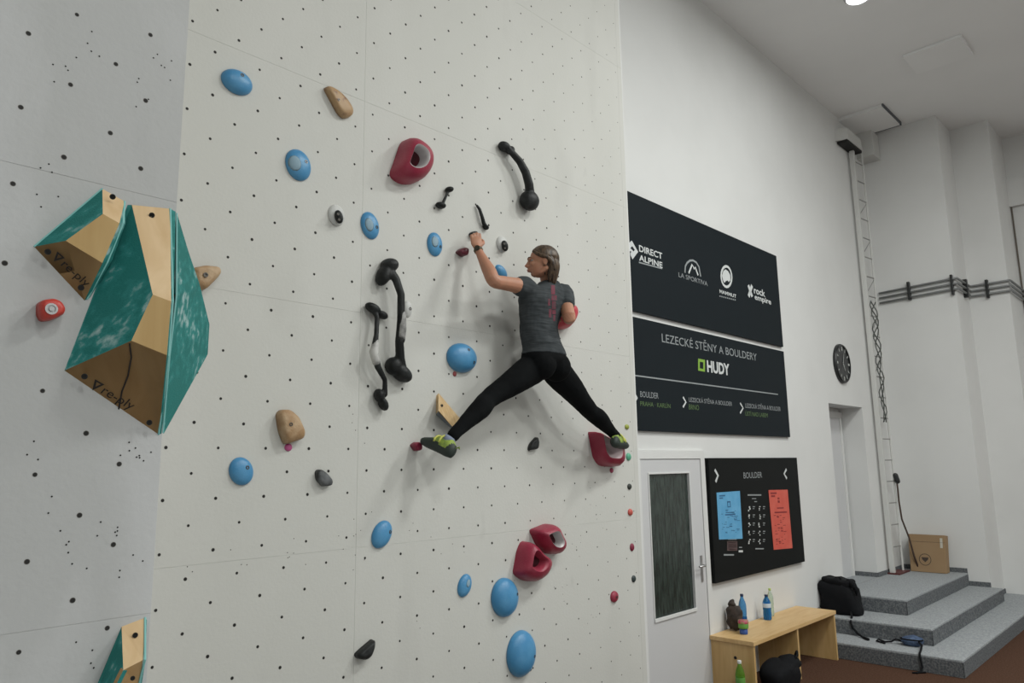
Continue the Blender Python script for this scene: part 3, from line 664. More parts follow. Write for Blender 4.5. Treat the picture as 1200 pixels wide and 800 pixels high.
def resample(pts, n):
    L = [0]
    for i in range(len(pts)): L.append(L[-1]+(Vector(pts[(i+1) % len(pts)])-Vector(pts[i])).length)
    out = []; 
    for k in range(n):
        d_ = L[-1]*k/n; i = max(j for j in range(len(pts)) if L[j] <= d_+1e-9)
        t_ = (d_-L[i])/(L[i+1]-L[i]); out.append(tuple(Vector(pts[i]).lerp(Vector(pts[(i+1) % len(pts)]), t_)))
    for _ in range(1): out = [tuple((Vector(out[i-1])+Vector(out[i])*2+Vector(out[(i+1) % n]))/4) for i in range(n)]
    return out
def formed(outline, center, h, prof, label, m, lining=None, lin_from=None, y=YB, group=None, n=32, smooth=True, cat='climbing hold', bolts=(), rim=.35):
    """outline px polygon, centre px; prof = [(t inward 0..1, height factor)]"""
    group = group or GRP(m)
    ol = resample([(a, b_) for a, b_ in outline], n)
    base = [P(a, b_, y-h*rim) for a, b_ in ol]; cc = P(center[0], center[1], y-h)
    rs = []
    for t_, f in prof:
        rs.append([Vector((p.x+(cc.x-p.x)*t_, y-h*f, p.z+(cc.z-p.z)*t_)) for p in base])
    k = lin_from if lin_from is not None else len(rs)-1
    c0 = sum((p for p in rs[0]), Vector())/n
    t = MB().rings(rs[:k+1], caps=True if lin_from is None else False).go('climbing_hold', m, None, smooth=smooth, org=c0); tag(t, label, cat, group)
    if lin_from is not None:
        k2 = min(k+3, len(rs)-1)
        ln = MB().rings(rs[k:k2+1], caps=False).go('hole_lining', lining, t, smooth=True)
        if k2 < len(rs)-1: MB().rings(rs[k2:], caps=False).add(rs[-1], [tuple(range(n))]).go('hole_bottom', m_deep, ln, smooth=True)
        else: MB().add(rs[-1], [tuple(range(n))]).go('hole_bottom', lining, ln)
    for b_ in bolts: bolt(t, P(b_[0], b_[1], y-h*b_[2])+Vector((0, -.002, 0)), b_[3])
    return t
HP = [(0, 0), (.02, .35), (.10, .62), (.22, .82), (.36, .94), (.47, 1.0), (.52, .97), (.57, .85), (.64, .55), (.74, .25), (.9, .12)]
formed([(461, 203), (470, 178), (474, 164), (481, 160), (490, 163), (502, 173), (507, 184), (506, 196), (499, 208), (488, 214), (476, 214), (466, 209)], (489, 183), .13, HP, 'large dark red jug hold with silver rimmed hole high on the wall', m_hred, m_silver, 5)
formed([(625, 621), (645, 613), (651, 615), (656, 627), (661, 636), (660, 644), (654, 650), (643, 649), (634, 640)], (651, 631), .12, HP, 'dark red hold with grey lined hole, upper of the low red pair', m_hred, m_silver, 5)
formed([(606, 673), (611, 645), (616, 633), (623, 635), (633, 648), (644, 655), (645, 662), (640, 674), (629, 682), (617, 681)], (631, 655), .12, HP, 'dark red hold with deep red hole, lower of the low red pair', m_hred, m_hred, 5)
formed([(694, 504), (700, 508), (712, 514), (728, 526), (729, 540), (726, 547), (707, 546), (700, 536)], (712, 519), .12, [(0, 0), (.03, .5), (.15, .85), (.35, 1.0), (.5, .95), (.65, .7), (.85, .5)], 'dark red hold with pale worn hollow under the climber\'s right foot', m_hred, mat('worn_pink', (.45, .35, .36), .6), 3)
formed([(652, 362), (662, 356), (674, 357), (676, 366), (672, 377), (664, 386), (653, 384)], (664, 370), .11, HP[:8]+[(.85, .6)], 'red hold behind the climber\'s right elbow', mat('bright_red_hold', (.5, .04, .06), .4))
formed([(535, 295), (541, 290), (548, 291), (547, 299), (543, 301)], (544, 296), .05, [(0, 0), (.05, .7), (.3, 1), (.7, 1)], 'tiny dark red hold left of the climber\'s wrist', mat('maroon_hold', (.13, .015, .03), .45), n=16)
formed([(482, 521), (488, 517), (493, 519), (493, 527), (487, 529)], (489, 523), .05, [(0, 0), (.05, .7), (.3, 1), (.7, 1)], 'small red hold under the toe of the climber\'s left shoe', mat('crimson_hold', (.22, .012, .04), .5), n=16)
t = formed([(44, 356), (48, 352), (62, 350), (71, 354), (76, 362), (74, 369), (60, 375), (48, 376), (44, 368)], (59, 362), .05, [(0, 0), (.03, .6), (.15, .9), (.4, 1), (.7, 1)], 'orange red blocky hold with steel washer on the left near wall', mat('orange_red_hold', (.50, .045, .03), .45, bump=(60, .3)), y=YA)
MB().lathe(P(60, 362, YA-.05), [(.014, 0), (.015, .004), (.010, .004), (.009, .001), (.007, .001), (.006, .006)], 18, (0, -1, 0)).go('washer', m_metal, t)
dome(720.5, 699, 11, 13, .6, 'small dark red ring hold at the lower right of the wall', m=m_hred, group=None, bolts=((0, 0),))
# tiny holds along the right edge
tiny = [(735, 500, 6, 6, (.30, .34, .05), 'tiny yellow green hold beside the climber\'s right foot'), (737, 535, 7, 9, (.10, .38, .24), 'tiny mint green hold below the climber\'s right foot'), (738, 570, 6, 7, (.03, .035, .03), 'tiny black hold on the right edge, upper of two'),
        (739, 600, 7, 8, (.50, .09, .07), 'tiny light red heart shaped hold on the right edge'), (741, 641, 6, 9, (.22, .02, .05), 'tiny dark red hold on the right edge'), (743, 678, 6, 8, (.03, .045, .045), 'tiny black hold on the right edge, lower of two'),
        (338, 524, 9, 9, (.50, .09, .25), 'tiny pink hold at the foot of the tan wedge hold'), (533, 438, 5, 6, (.30, .06, .06), 'tiny red screw hold under the large round blue hold'), (717, 551, 5, 6, (.33, .05, .10), 'tiny red screw hold under the red foothold')]
for x, y, w_, h_, c_, l_ in tiny: dome(x, y, w_, h_, .6, l_, m=mat('tiny_hold', c_, .5), bolts=())
# tan holds
formed([(380, 102), (385, 100), (396, 106), (406, 116), (414, 128), (413, 136), (403, 139), (396, 132), (388, 117)], (398, 119), .045, [(0, 0), (.03, .55), (.2, .9), (.5, 1), (.8, 1)], 'elongated tan hold with brown specks near the top of the wall', mat('speckled_tan', (.42, .27, .14), .5, noise=(22, .9, (.16, .07, .05), (.52, .66))), bolts=((397, 117, 1, .007),))
formed([(225, 314), (240, 311), (257, 313), (259, 320), (250, 330), (240, 340), (228, 338)], (241, 322), .05, [(0, 0), (.03, .6), (.2, .9), (.5, 1), (.8, .9)], 'tan triangular hold half hidden behind the slim teal volume', m_tan, bolts=((241, 322, 1, .011),))
formed([(325, 486), (328, 480), (338, 479), (349, 488), (357, 506), (355, 514), (334, 521), (328, 505)], (339, 498), .06, [(0, 0), (.03, .6), (.15, .85), (.45, 1), (.8, 1)], 'tan wedge hold with a bolt above a tiny pink hold', m_tan, bolts=((341, 497, 1, .009), (334, 484, .8, .006)))
# faceted wooden hold
a_, b_, c_, d_ = P(515, 461, YB), P(537, 492, YB), P(512, 481, YB), P(530, 501, YB)
e1, e2 = P(514, 481, YB-.07), P(530, 500, YB-.07)
fw = MB().add([P(514, 461, YB-.006), P(538, 491, YB-.03), e2, e1, onwall(P(511, 463, YB)), onwall(P(541, 492, YB)), onwall(P(532, 503, YB)), onwall(P(511, 484, YB))], [(0, 1, 2, 3), (0, 3, 7, 4), (3, 2, 6, 7), (2, 1, 5, 6), (1, 0, 4, 5), (4, 7, 6, 5)])
t = fw.go('climbing_hold', wood('birch_small', (.55, .36, .17), (.66, .48, .26), 8), None, bevel=.002); tag(t, 'small faceted birch wood hold beside the climber\'s left shin', 'climbing hold', 'tan climbing holds')
bolt(t, P(518, 475, YB-.045), .008); MB().add([P(513, 482, YB-.068), P(531, 501, YB-.068), onwall(P(532, 505, YB)), onwall(P(511, 486, YB))], [(0, 1, 2, 3)]).go('grey_side', mat('grey_ply', (.20, .22, .24), .6), t, fix=False)
# black and white inset holds
for (x, y, l_) in ((394.5, 252, 'round white hold with black inset right of the upper blue ovals'), (589, 286, 'round white hold with black inset right of the climber\'s raised hand')):
    w_ = 20 if x < 400 else 15
    t = dome(x, y, w_, w_*1.3, .6, l_, m=m_hwhite, bolts=())
    formed_c = P(x+1.5, y+2, YB-.05)
    mb = MB().ell(P(x+2.5, y+2, YB-.034), ((.021, 0, .006), (0, .022, 0), (-.010, 0, .034)), 14, 10)
    o = mb.go('black_inset', m_hblack, t, smooth=True)
    for dz in (-.014, .014): bolt(o, P(x+2.5, y+2, YB-.057)+Vector((-dz*.25, 0, dz)), .006)
# half moon holds
formed([(370, 552), (374, 549), (382, 554), (389, 563), (388, 569), (378, 570), (371, 562)], (378, 560), .035, [(0, 0), (.05, .8), (.25, 1), (.8, 1)], 'black half moon hold with grey chalked face below the tan wedge', mat('chalked_face', (.025, .027, .028), .5, noise=(10, 1, (.13, .135, .14), (.45, .65))), n=24)
formed([(438, 748), (438, 757), (434, 768), (428, 773), (419, 772), (416, 767), (426, 758)], (429, 764), .05, [(0, 0), (.05, .7), (.3, 1), (.8, 1)], 'black crescent hold at the bottom middle of the wall', m_hblack, n=24)
formed([(629, 511), (631, 517), (630, 526), (619, 528), (621, 520)], (626, 520), .035, [(0, 0), (.05, .7), (.3, 1), (.8, .9)], 'small black fin hold between the climber\'s legs', m_hblack, n=20)
# long black pipe like holds
def piped(label, tubes, blobs, patch=None, vox=.006):
    mb = MB()
    for pts, rads in tubes:
        w_ = [P(x, y, YB-d_*.7) for x, y, d_ in pts]; s = ppm(w_[0]); mb.tube(w_, [r/s for r in rads], 10, True)
    for (x, y, d_, rx, rz, ang, dep) in blobs:
        c = P(x, y, YB-d_); s = ppm(c); th = math.atan2(c.x, c.y)
        a, b_ = rx/s/math.cos(th)*.88, rz/s
        ca, sa = math.cos(ang), math.sin(ang)
        mb.ell(c, ((a*ca, 0, a*sa), (0, dep, 0), (-b_*sa, 0, b_*ca)), 16, 10)
    for v in mb.v: v.y = min(v.y, YB-.0005)
    t = mb.go('climbing_hold', m_hblack, None, smooth=True); tag(t, label, 'climbing hold', 'black climbing holds')
    r = t.modifiers.new('r', 'REMESH'); r.mode = 'VOXEL'; r.voxel_size = vox; r.use_smooth_shade = True
    s_ = t.modifiers.new('s', 'SMOOTH'); s_.factor = .6; s_.iterations = 4
    return t
def chalk(t, pts, rads):
    w_ = [P(x, y, YB-d_*.7) for x, y, d_ in pts]; s = ppm(w_[0])
    MB().tube(w_, [r/s for r in rads], 12, True).go('chalked_grip', m_chalky, t, smooth=True)
k1 = piped('long black pipe hold with ball end right of the tiny black stick', [([(592, 170, .05), (600, 179, .08), (609, 189, .09), (616, 202, .10), (620, 216, .10), (621, 228, .08)], [4, 4, 4.6, 5.2, 5.5, 6])],
           [(591, 172, .03, 6.5, 5.5, -.3, .04), (598, 176, .03, 4, 5, .5, .035), (620.5, 235, .05, 10, 12, 0, .06)], vox=.005)
k2 = piped('small black dumbbell hold between the large red jug and the pipe hold', [([(526, 222, .03), (523, 229, .035), (519, 238, .03)], [2, 1.6, 2])], [(526.5, 222, .02, 4.6, 3.4, .3, .03), (516.5, 240.5, .02, 6, 3.8, 0, .03)], vox=.004)
k3 = piped('tiny black stick hold above the climber\'s raised hand', [([(559, 241, .02), (562, 245, .03), (565, 254, .035), (567, 262, .03), (570, 266, .02)], [1.6, 2, 2.2, 2.6, 2])], [(569, 266, .015, 3.5, 2.4, -.6, .025)], vox=.004)
k4 = piped('tall black pipe hold with two flared ends left of the climber', [([(455, 315, .05), (464, 327, .10), (470, 345, .12), (470, 375, .12), (468, 400, .11), (469, 420, .08), (471, 432, .06)], [6, 5, 4.6, 4.8, 5.2, 5.6, 6])],
           [(449, 323, .03, 7.5, 13, -.35, .05), (456, 311, .03, 10, 8.5, .3, .06), (461, 429, .03, 9, 11, .3, .05), (470, 437, .03, 14, 9, -.5, .055)])
chalk(k4, [(471.2, 368, .121), (470.8, 385, .121), (469.3, 398, .114)], [4.9, 5.6, 5.5])
k5 = piped('shorter black pipe hold with chalky white middle, left of the tall one', [([(438, 362, .04), (442, 372, .07), (441, 392, .09), (438, 412, .09), (443, 430, .09), (451, 445, .07), (451, 462, .05)], [4, 3, 3, 4.6, 4, 3, 3.5])],
           [(437, 361, .03, 10, 5.5, -.35, .035), (448, 369, .025, 7, 4.5, -.35, .03), (444, 463, .03, 5, 8, .2, .035), (449, 473, .03, 4.5, 9, .5, .035)], vox=.005)
chalk(k5, [(440.5, 400, .091), (438, 412, .092), (441, 424, .091)], [3.6, 5.4, 4.9])
t = dome(478, 362, 11, 20, .7, 'small white hold tucked behind the tall black pipe hold', m=m_hwhite, bolts=((.2, 0),))
t = formed([(550, 274), (553, 271), (558, 271), (560, 278), (552, 279)], (555, 275), .03, [(0, 0), (.05, .8), (.3, 1), (.8, 1)], 'small dark hold gripped by the climber\'s raised left hand', m_hblack, n=16)

# ------------------------------------------------------------------ plywood volumes
m_teal = mat('teal_volume_paint', (.02, .26, .24), .85)
def teal_mat():
    m = bpy.data.materials.new('scuffed_teal'); m.use_nodes = True; nt = m.node_tree; b_ = nt.nodes['Principled BSDF']
    tc = nt.nodes.new('ShaderNodeTexCoord'); mp = nt.nodes.new('ShaderNodeMapping'); mp.inputs['Scale'].default_value = (1, 1, 1); mp.inputs['Rotation'].default_value = (0, .6, 0)
    nt.links.new(tc.outputs['Object'], mp.inputs['Vector'])
    n = nt.nodes.new('ShaderNodeTexNoise'); n.inputs['Scale'].default_value = 5; n.inputs['Detail'].default_value = 3
    n2 = nt.nodes.new('ShaderNodeTexNoise'); n2.inputs['Scale'].default_value = 38; n2.inputs['Detail'].default_value = 5
    mp2 = nt.nodes.new('ShaderNodeMapping'); mp2.inputs['Scale'].default_value = (.35, 1, 1); nt.links.new(mp.outputs['Vector'], mp2.inputs['Vector'])
    nt.links.new(mp2.outputs['Vector'], n2.inputs['Vector']); nt.links.new(tc.outputs['Object'], n.inputs['Vector'])
    ml = nt.nodes.new('ShaderNodeMath'); ml.operation = 'MULTIPLY'; nt.links.new(n.outputs['Fac'], ml.inputs[0]); nt.links.new(n2.outputs['Fac'], ml.inputs[1])
    r = nt.nodes.new('ShaderNodeValToRGB'); e = r.color_ramp.elements; e[0].position = .22; e[0].color = (.006, .155, .14, 1); e[1].position = .40; e[1].color = (.32, .46, .45, 1)
    e2 = r.color_ramp.elements.new(.30); e2.color = (.02, .21, .195, 1)
    nt.links.new(ml.outputs[0], r.inputs['Fac']); nt.links.new(r.outputs['Color'], b_.inputs['Base Color']); b_.inputs['Roughness'].default_value = .8
    bp_ = nt.nodes.new('ShaderNodeBump'); bp_.inputs['Strength'].default_value = .3; bp_.inputs['Distance'].default_value = .004
    n3 = nt.nodes.new('ShaderNodeTexNoise'); n3.inputs['Scale'].default_value = 220; nt.links.new(tc.outputs['Object'], n3.inputs['Vector'])
    nt.links.new(n3.outputs['Fac'], bp_.inputs['Height']); nt.links.new(bp_.outputs['Normal'], b_.inputs['Normal'])
    return m
m_teal = teal_mat()
m_edge = mat('pale_teal_edge', (.22, .50, .48), .7)
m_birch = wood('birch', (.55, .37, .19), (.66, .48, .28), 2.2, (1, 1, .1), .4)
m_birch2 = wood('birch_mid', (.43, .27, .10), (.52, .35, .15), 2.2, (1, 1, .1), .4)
m_birch3 = wood('birch_low_shaded', (.33, .19, .07), (.42, .26, .11), 2.2, (1, 1, .1), .4)  # same birch with the shade of the downward faces put into its colour
def slab(parent, pts, m, name, th=.012):
    """face polygon given real thickness inwards"""
    n = len(pts); c = sum(pts, Vector())/n
    nn = Vector()
    for i in range(n): nn += (pts[i]-c).cross(pts[(i+1) % n]-c)
    nn.normalize()
    if nn.dot(CAM-c) < 0 and name != 'hidden': nn = -nn
    inn = [p-nn*th+(c-p)*.04 for p in pts]
    f = [tuple(range(n)), tuple(reversed(range(n, 2*n)))]+[(i, n+i, n+(i+1) % n, (i+1) % n) for i in range(n)]
    return MB().add(pts+inn, f).go(name, m, parent)
def edge(parent, pts, r=.003): return MB().tube(pts, r, 6).go('painted_edge', m_edge, parent)
def V(px, py, h=0, y=YA): return P(px, py, y-h)
def seal(parent, ring, y=YA):
    pass
BW = lambda px, py: onwall(P(px, py, YA), YA)
# volume 1
v1 = empty('plywood_volume', BW(95, 290), 'small teal and birch plywood volume, upper left of the joined pair', 'climbing volume')
a, b_, c, d = V(120, 221), V(40, 289), V(99, 352), V(146, 236)
def onplane(px, py, p0, p1, p2):
    n = (p1-p0).cross(p2-p0).normalized(); r_ = ray(px, py); return CAM+r_*((p0-CAM).dot(n)/r_.dot(n))
e = V(120.5, 250.5, .075); f = onplane(77, 282, a, b_, e); i_ = onplane(140, 261.5, a, d, e); g = onplane(120, 308, e, i_, f)
print('V1', [round(YA-q.y, 3) for q in (e, f, i_, g)])
k_, l_, o_ = V(147, 262, .02), V(131, 306, .02), V(105, 349, 0)
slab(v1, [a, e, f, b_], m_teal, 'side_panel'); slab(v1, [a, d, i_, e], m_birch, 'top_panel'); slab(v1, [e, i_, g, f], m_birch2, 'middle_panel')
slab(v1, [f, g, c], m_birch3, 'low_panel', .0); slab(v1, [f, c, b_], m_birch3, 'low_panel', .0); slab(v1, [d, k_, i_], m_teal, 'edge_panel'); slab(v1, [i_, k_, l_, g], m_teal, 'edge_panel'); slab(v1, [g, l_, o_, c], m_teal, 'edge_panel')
edge(v1, [d, (i_+k_)/2+Vector((0, -.004, 0)), (g+l_)/2, (c+o_)/2])
edge(v1, [a, b_], .003)
def holebolt(parent, px, py, h, r=.008): 
    p = V(px, py, h+.003); MB().lathe(p, [(r, -.004), (r, 0), (r*.6, 0), (r*.6, -.003)], 12, (CAM-p).normalized()).go('bolt', m_hole, parent)
holebolt(v1, 132, 230.5, .04); holebolt(v1, 56, 295, .03); holebolt(v1, 95, 337, .03)
def facetext(parent, quad, o, xd, w_, hgt, s, name='lettering', m=None):
    """text on the plane of quad at pixel o along pixel direction xd"""
    q = quad; n = (q[1]-q[0]).cross(q[2]-q[0]).normalized(); pl = q[0]
    def hit(px, py):
        r_ = ray(px, py); return CAM+r_*((pl-CAM).dot(n)/r_.dot(n))
    A = hit(*o); B = hit(o[0]+xd[0], o[1]+xd[1]); off = n*(.0015 if n.dot(CAM-A) > 0 else -.0015)
    X = (B-A).normalized(); Yv = (n if n.dot(CAM-A) > 0 else -n).cross(X)
    return A+off, X, Yv
m_logo = mat('burnt_black_print', (.012, .008, .006), .7)
def relogo(parent, quad, o, xd, L_):
    A, X, Yv = facetext(parent, quad, o, xd, 0, 0, '')
    T = lambda u, v: A+X*u*L_+Yv*v*L_
    tri = [(0, .16), (.22, .16), (.11, -.10)]; tr2 = [(.06, .125), (.16, .125), (.11, .01)]
    mb = MB()
    for i in range(3):
        j = (i+1) % 3; mb.add([T(*tri[i]), T(*tri[j]), T(*tr2[j]), T(*tr2[i])], [(0, 1, 2, 3)])
    mb.go('triangle_logo', m_logo, parent, fix=False)
    text('re-ply', 0, 0, 0, 0, 0, m_logo, parent, frame=lambda u, v: T(.27+u*.73, -.13+v*.29))
relogo(v1, [f, c, b_, c], (62, 299), (33, 29), .112)
# volume 2
v2 = empty('plywood_volume', BW(150, 380), 'large teal and birch plywood volume at the edge of the near wall', 'climbing volume')
A1, A2 = V(149.5, 240), V(154.5, 240, .004); TR = V(199.5, 244.5, .004)
B1, B2 = V(75.5, 434), V(186, 509)
R1 = V(179, 345, .13); R3 = onplane(154, 399, A1, B1, R1); R2 = onplane(200.6, 353, A2, TR, R1); R4 = onplane(195.6, 416, R1, R2, R3)
print('V2', [round(YA-q.y, 3) for q in (R1, R2, R3, R4)])
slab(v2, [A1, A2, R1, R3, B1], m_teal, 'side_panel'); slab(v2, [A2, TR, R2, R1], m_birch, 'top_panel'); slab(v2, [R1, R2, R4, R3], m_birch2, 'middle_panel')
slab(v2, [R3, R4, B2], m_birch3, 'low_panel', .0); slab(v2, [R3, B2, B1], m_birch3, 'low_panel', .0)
CT, CB = Vector((XA-.002, YA, V(202, 247).z)), Vector((XA-.002, YA, V(188, 508).z))
CM1, CM2 = V(203.2, 353, max(.01, YA-R2.y-.03)), V(198.2, 417, max(.01, YA-R4.y-.03))
slab(v2, [TR, CT, CM1, R2], m_teal, 'edge_panel', .004); slab(v2, [R2, CM1, CM2, R4], m_teal, 'edge_panel', .004); slab(v2, [R4, CM2, CB, B2], m_teal, 'edge_panel', .004)
edge(v2, [TR, (R2+CM1)/2+Vector((0, -.003, 0)), (R4+CM2)/2+Vector((0, -.003, 0)), B2], .003)
holebolt(v2, 178, 252, .02); holebolt(v2, 99, 441, .03); holebolt(v2, 175, 495, .03)
relogo(v2, [R3, B2, B1, B2], (106, 450), (30, 17), .125)
A_, X_, Y_ = facetext(v2, [R3, B2, B1], (151, 402), (2, 40), 0, 0, '')
dark_pts = []
for (x, y) in ((152, 402), (154, 418), (150, 440), (143, 458), (139, 480)):
    q, _, _ = facetext(v2, [R3, B2, B1], (x, y), (1, 1), 0, 0, ''); dark_pts.append(q)
MB().tube(dark_pts, .0022, 5).go('dark_line', m_logo, v2)  # thin dark line running down the low panel
# volume 3 on the return face
v3 = empty('plywood_volume', (XA, 2.4, V(200, 380).z), 'slim teal plywood volume on the far side of the near wall edge', 'climbing volume')
T0 = Vector((XA+.003, YA+.004, V(206, 249).z)); BO = Vector((XA+.003, YA+.004, V(190, 507).z))
l1, l2 = P(204.6, 346, YA-.03), P(198.5, 417, YA-.03); l1.x = max(l1.x, XA+.004)
S = [P(221, 295, 2.32), P(234, 333, 2.40), P(245.5, 380, 2.48), P(243.5, 415, 2.50)]
T1 = P(207.5, 250, 2.235)
slab(v3, [T0, T1, S[0], S[1], l1], m_teal, 'front_panel', .008); slab(v3, [l1, S[1], S[2], S[3], l2], m_teal, 'front_panel', .008); slab(v3, [l2, S[3], P(192, 508, 2.225), BO], m_teal, 'front_panel', .008)
bk = [Vector((XA+.001, 2.75, S[0].z+.03)), Vector((XA+.001, 2.8, S[2].z))]
MB().add([T1, S[0], S[1], S[2], S[3], P(192, 508, 2.225), bk[0], bk[1]], [(0, 1, 6), (1, 2, 6), (2, 7, 6), (2, 3, 7), (3, 4, 7), (4, 5, 7)]).go('rear_panel', m_birch2, v3)
edge(v3, [T0, l1, l2, BO], .003)
# volume 4
v4 = empty('plywood_volume', BW(145, 790), 'teal and birch plywood volume cut by the bottom of the photo', 'climbing volume')
a, b_ = V(142.5, 734), V(170, 723.5)
r1, r2 = V(144.5, 785, .09), V(167.5, 773, .08)
w1, w2 = V(112, 806), V(126, 850)
q1, q2 = V(134, 806, .085), V(163, 800, .05)
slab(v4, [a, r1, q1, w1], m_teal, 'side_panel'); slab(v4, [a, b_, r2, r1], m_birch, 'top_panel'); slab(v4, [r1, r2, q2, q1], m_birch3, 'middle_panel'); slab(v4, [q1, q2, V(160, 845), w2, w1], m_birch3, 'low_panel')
slab(v4, [b_, V(172, 726, 0), V(170.5, 774, .02), r2], m_teal, 'edge_panel', .004); slab(v4, [r2, V(170.5, 774, .02), V(166, 802, 0), q2], m_teal, 'edge_panel', .004)
edge(v4, [b_, r2+Vector((.004, -.003, 0)), q2], .003); holebolt(v4, 158.5, 744, .03, .007); holebolt(v4, 155.5, 794.5, .085, .006)
# ------------------------------------------------------------------ the climber
m_skin = mat('skin', (.42, .205, .125), .5, noise=(14, .5, (.50, .22, .14)), Subsurface_Weight=.08)
m_shirt = None
def cat_rom(pts, n=4):
    """pts: list of (Vector, radius tuple) -> smooth interpolation"""
    out = []
    P_ = [pts[0]]+pts+[pts[-1]]
    for i in range(1, len(P_)-2):
        for k in range(n):
            t = k/n; q = []
            for c in range(len(P_[0])):
                p0, p1, p2, p3 = P_[i-1][c], P_[i][c], P_[i+1][c], P_[i+2][c]
                q.append(.5*((2*p1)+(p2-p0)*t+(2*p0-5*p1+4*p2-p3)*t*t+(3*p1-p0-3*p2+p3)*t**3))
            out.append(tuple(q))
    out.append(tuple(pts[-1])); return out
def limb(mb, pts, n=14, grow=0.0, sub=4):
    """pts: (x,y,z,r) tapering round limb"""
    q = cat_rom([tuple(p) for p in pts], sub)
    mb.tube([p[:3] for p in q], [max(p[3], .004)+grow for p in q], n, True)
def slabs(mb, secs, n=28, grow=0.0, pw=.85):
    """torso sections: (cx,cy,cz, halfwidth(x), halfdepth(y), yaw, tiltx)"""
    q = cat_rom([tuple(s) for s in secs], 4); rs = []
    for (cx, cy, cz, a, b_, yw, tx) in q:
        ring = []
        for k in range(n):
            t = 2*math.pi*k/n; u = (a+grow)*math.copysign(abs(math.cos(t))**pw, math.cos(t)); v = (b_+grow)*math.copysign(abs(math.sin(t))**pw, math.sin(t))
            ring.append(Vector((cx+u*math.cos(yw)-v*math.sin(yw), cy+u*math.sin(yw)+v*math.cos(yw), cz+u*tx)))
        rs.append(ring)
    mb.rings(rs)
def fuse(o, vox, it=3, fac=.5):
    r = o.modifiers.new('r', 'REMESH'); r.mode = 'VOXEL'; r.voxel_size = vox; r.use_smooth_shade = True
    s = o.modifiers.new('s', 'SMOOTH'); s.factor = fac; s.iterations = it
def q4(v, r): return (v.x, v.y, v.z, r)
# joints
pel = P(637, 424, 2.99); wai = P(632, 388, 2.98); che = P(634, 354, 2.975); nek = P(645, 331, 2.965)
lsh, lel, lwr = P(615, 337, 2.975), P(579, 329, 2.94), P(559.5, 291, 3.075)
rsh, rel, rwr = P(660, 344, 2.95), P(667, 372, 2.83), P(665, 369, 3.03)
lhip, lkn, lan = P(624, 432, 3.0), P(574, 466, 3.02), P(530, 511, 2.98)
rhip, rkn, ran = P(653, 436, 3.0), P(690, 480, 2.98), P(722, 511, 3.03)
# head frame : looks to the left and towards the wall
F = Vector((-.75, .66, -.03)).normalized(); U = Vector((0, 0, 1)); U = (U-F*U.dot(F)).normalized(); Rr = F.cross(U)   # Rr: her right
HC = P(635, 307, 2.955); HS = .95
def hp(f, u, r): return HC+(F*f+U*u+Rr*r)*HS
def head_shapes(mb):
    mb.ell(hp(-.015, .022, 0), (F*.093*HS, Rr*.072*HS, U*.085*HS), 24, 16)      # cranium
    mb.ell(hp(.028, -.030, 0), (F*.058*HS, Rr*.056*HS, U*.075*HS), 20, 14)      # face
    mb.ell(hp(.052, -.080, 0), (F*.026*HS, Rr*.026*HS, U*.020*HS), 14, 10)      # chin
    mb.tube([hp(-.02, -.055, .052), hp(.02, -.078, .038), hp(.052, -.086, .012)], [.018*HS, .016*HS, .014*HS], 8, True)
    mb.tube([hp(-.02, -.055, -.052), hp(.02, -.078, -.038), hp(.052, -.086, -.012)], [.018*HS, .016*HS, .014*HS], 8, True)
    mb.tube([hp(.080, .020, -.03), hp(.087, .024, 0), hp(.080, .020, .03)], [.010, .010, .010], 8, True)  # brow
    mb.tube([hp(.082, .014, 0), hp(.097, -.012, 0), hp(.108, -.026, 0), hp(.098, -.034, 0)], [.007, .008, .0105, .006], 8, True)  # nose
    for s in (-1, 1):
        mb.ell(hp(.090, -.031, .010*s), (F*.010, Rr*.007, U*.007), 8, 6)
        mb.ell(hp(.066, -.020, .034*s), (F*.018, Rr*.018, U*.018), 10, 8)       # cheekbone
        # ear
        E0 = hp(-.012, -.010, .070*s)
        mb.ell(E0, (F*.018*HS, Rr*.008*HS, U*.031*HS), 12, 10)
        mb.ell(E0+F*-.006+U*.010, (F*.016, Rr*.011, U*.020), 10, 8)
    mb.tube([hp(.084, -.053, -.017), hp(.094, -.051, 0), hp(.084, -.053, .017)], [.004, .0062, .004], 8, True)
    mb.tube([hp(.083, -.063, -.015), hp(.091, -.063, 0), hp(.083, -.063, .015)], [.004, .0066, .004], 8, True)
def arm_l(mb, grow=0, upto=3):
    pts = [q4(lsh.lerp(che, .35), .06), q4(lsh, .058), q4(lsh.lerp(lel, .35)+Vector((0, 0, .002)), .046), q4(lsh.lerp(lel, .7), .042)]
    if upto > 1: pts += [q4(lel, .040), q4(lel.lerp(lwr, .25)+Vector((0, 0, .002)), .041), q4(lel.lerp(lwr, .5), .035), q4(lel.lerp(lwr, .8), .026), q4(lwr, .023)]
    limb(mb, pts, grow=grow)
def arm_r(mb, grow=0, upto=3):
    pts = [q4(rsh.lerp(che, .35), .06), q4(rsh, .056), q4(rsh.lerp(rel, .35), .047), q4(rsh.lerp(rel, .7), .043)]
    if upto > 1: pts += [q4(rel, .041), q4(rel.lerp(rwr, .3), .041), q4(rel.lerp(rwr, .6), .034), q4(rwr, .025)]
    limb(mb, pts, grow=grow)
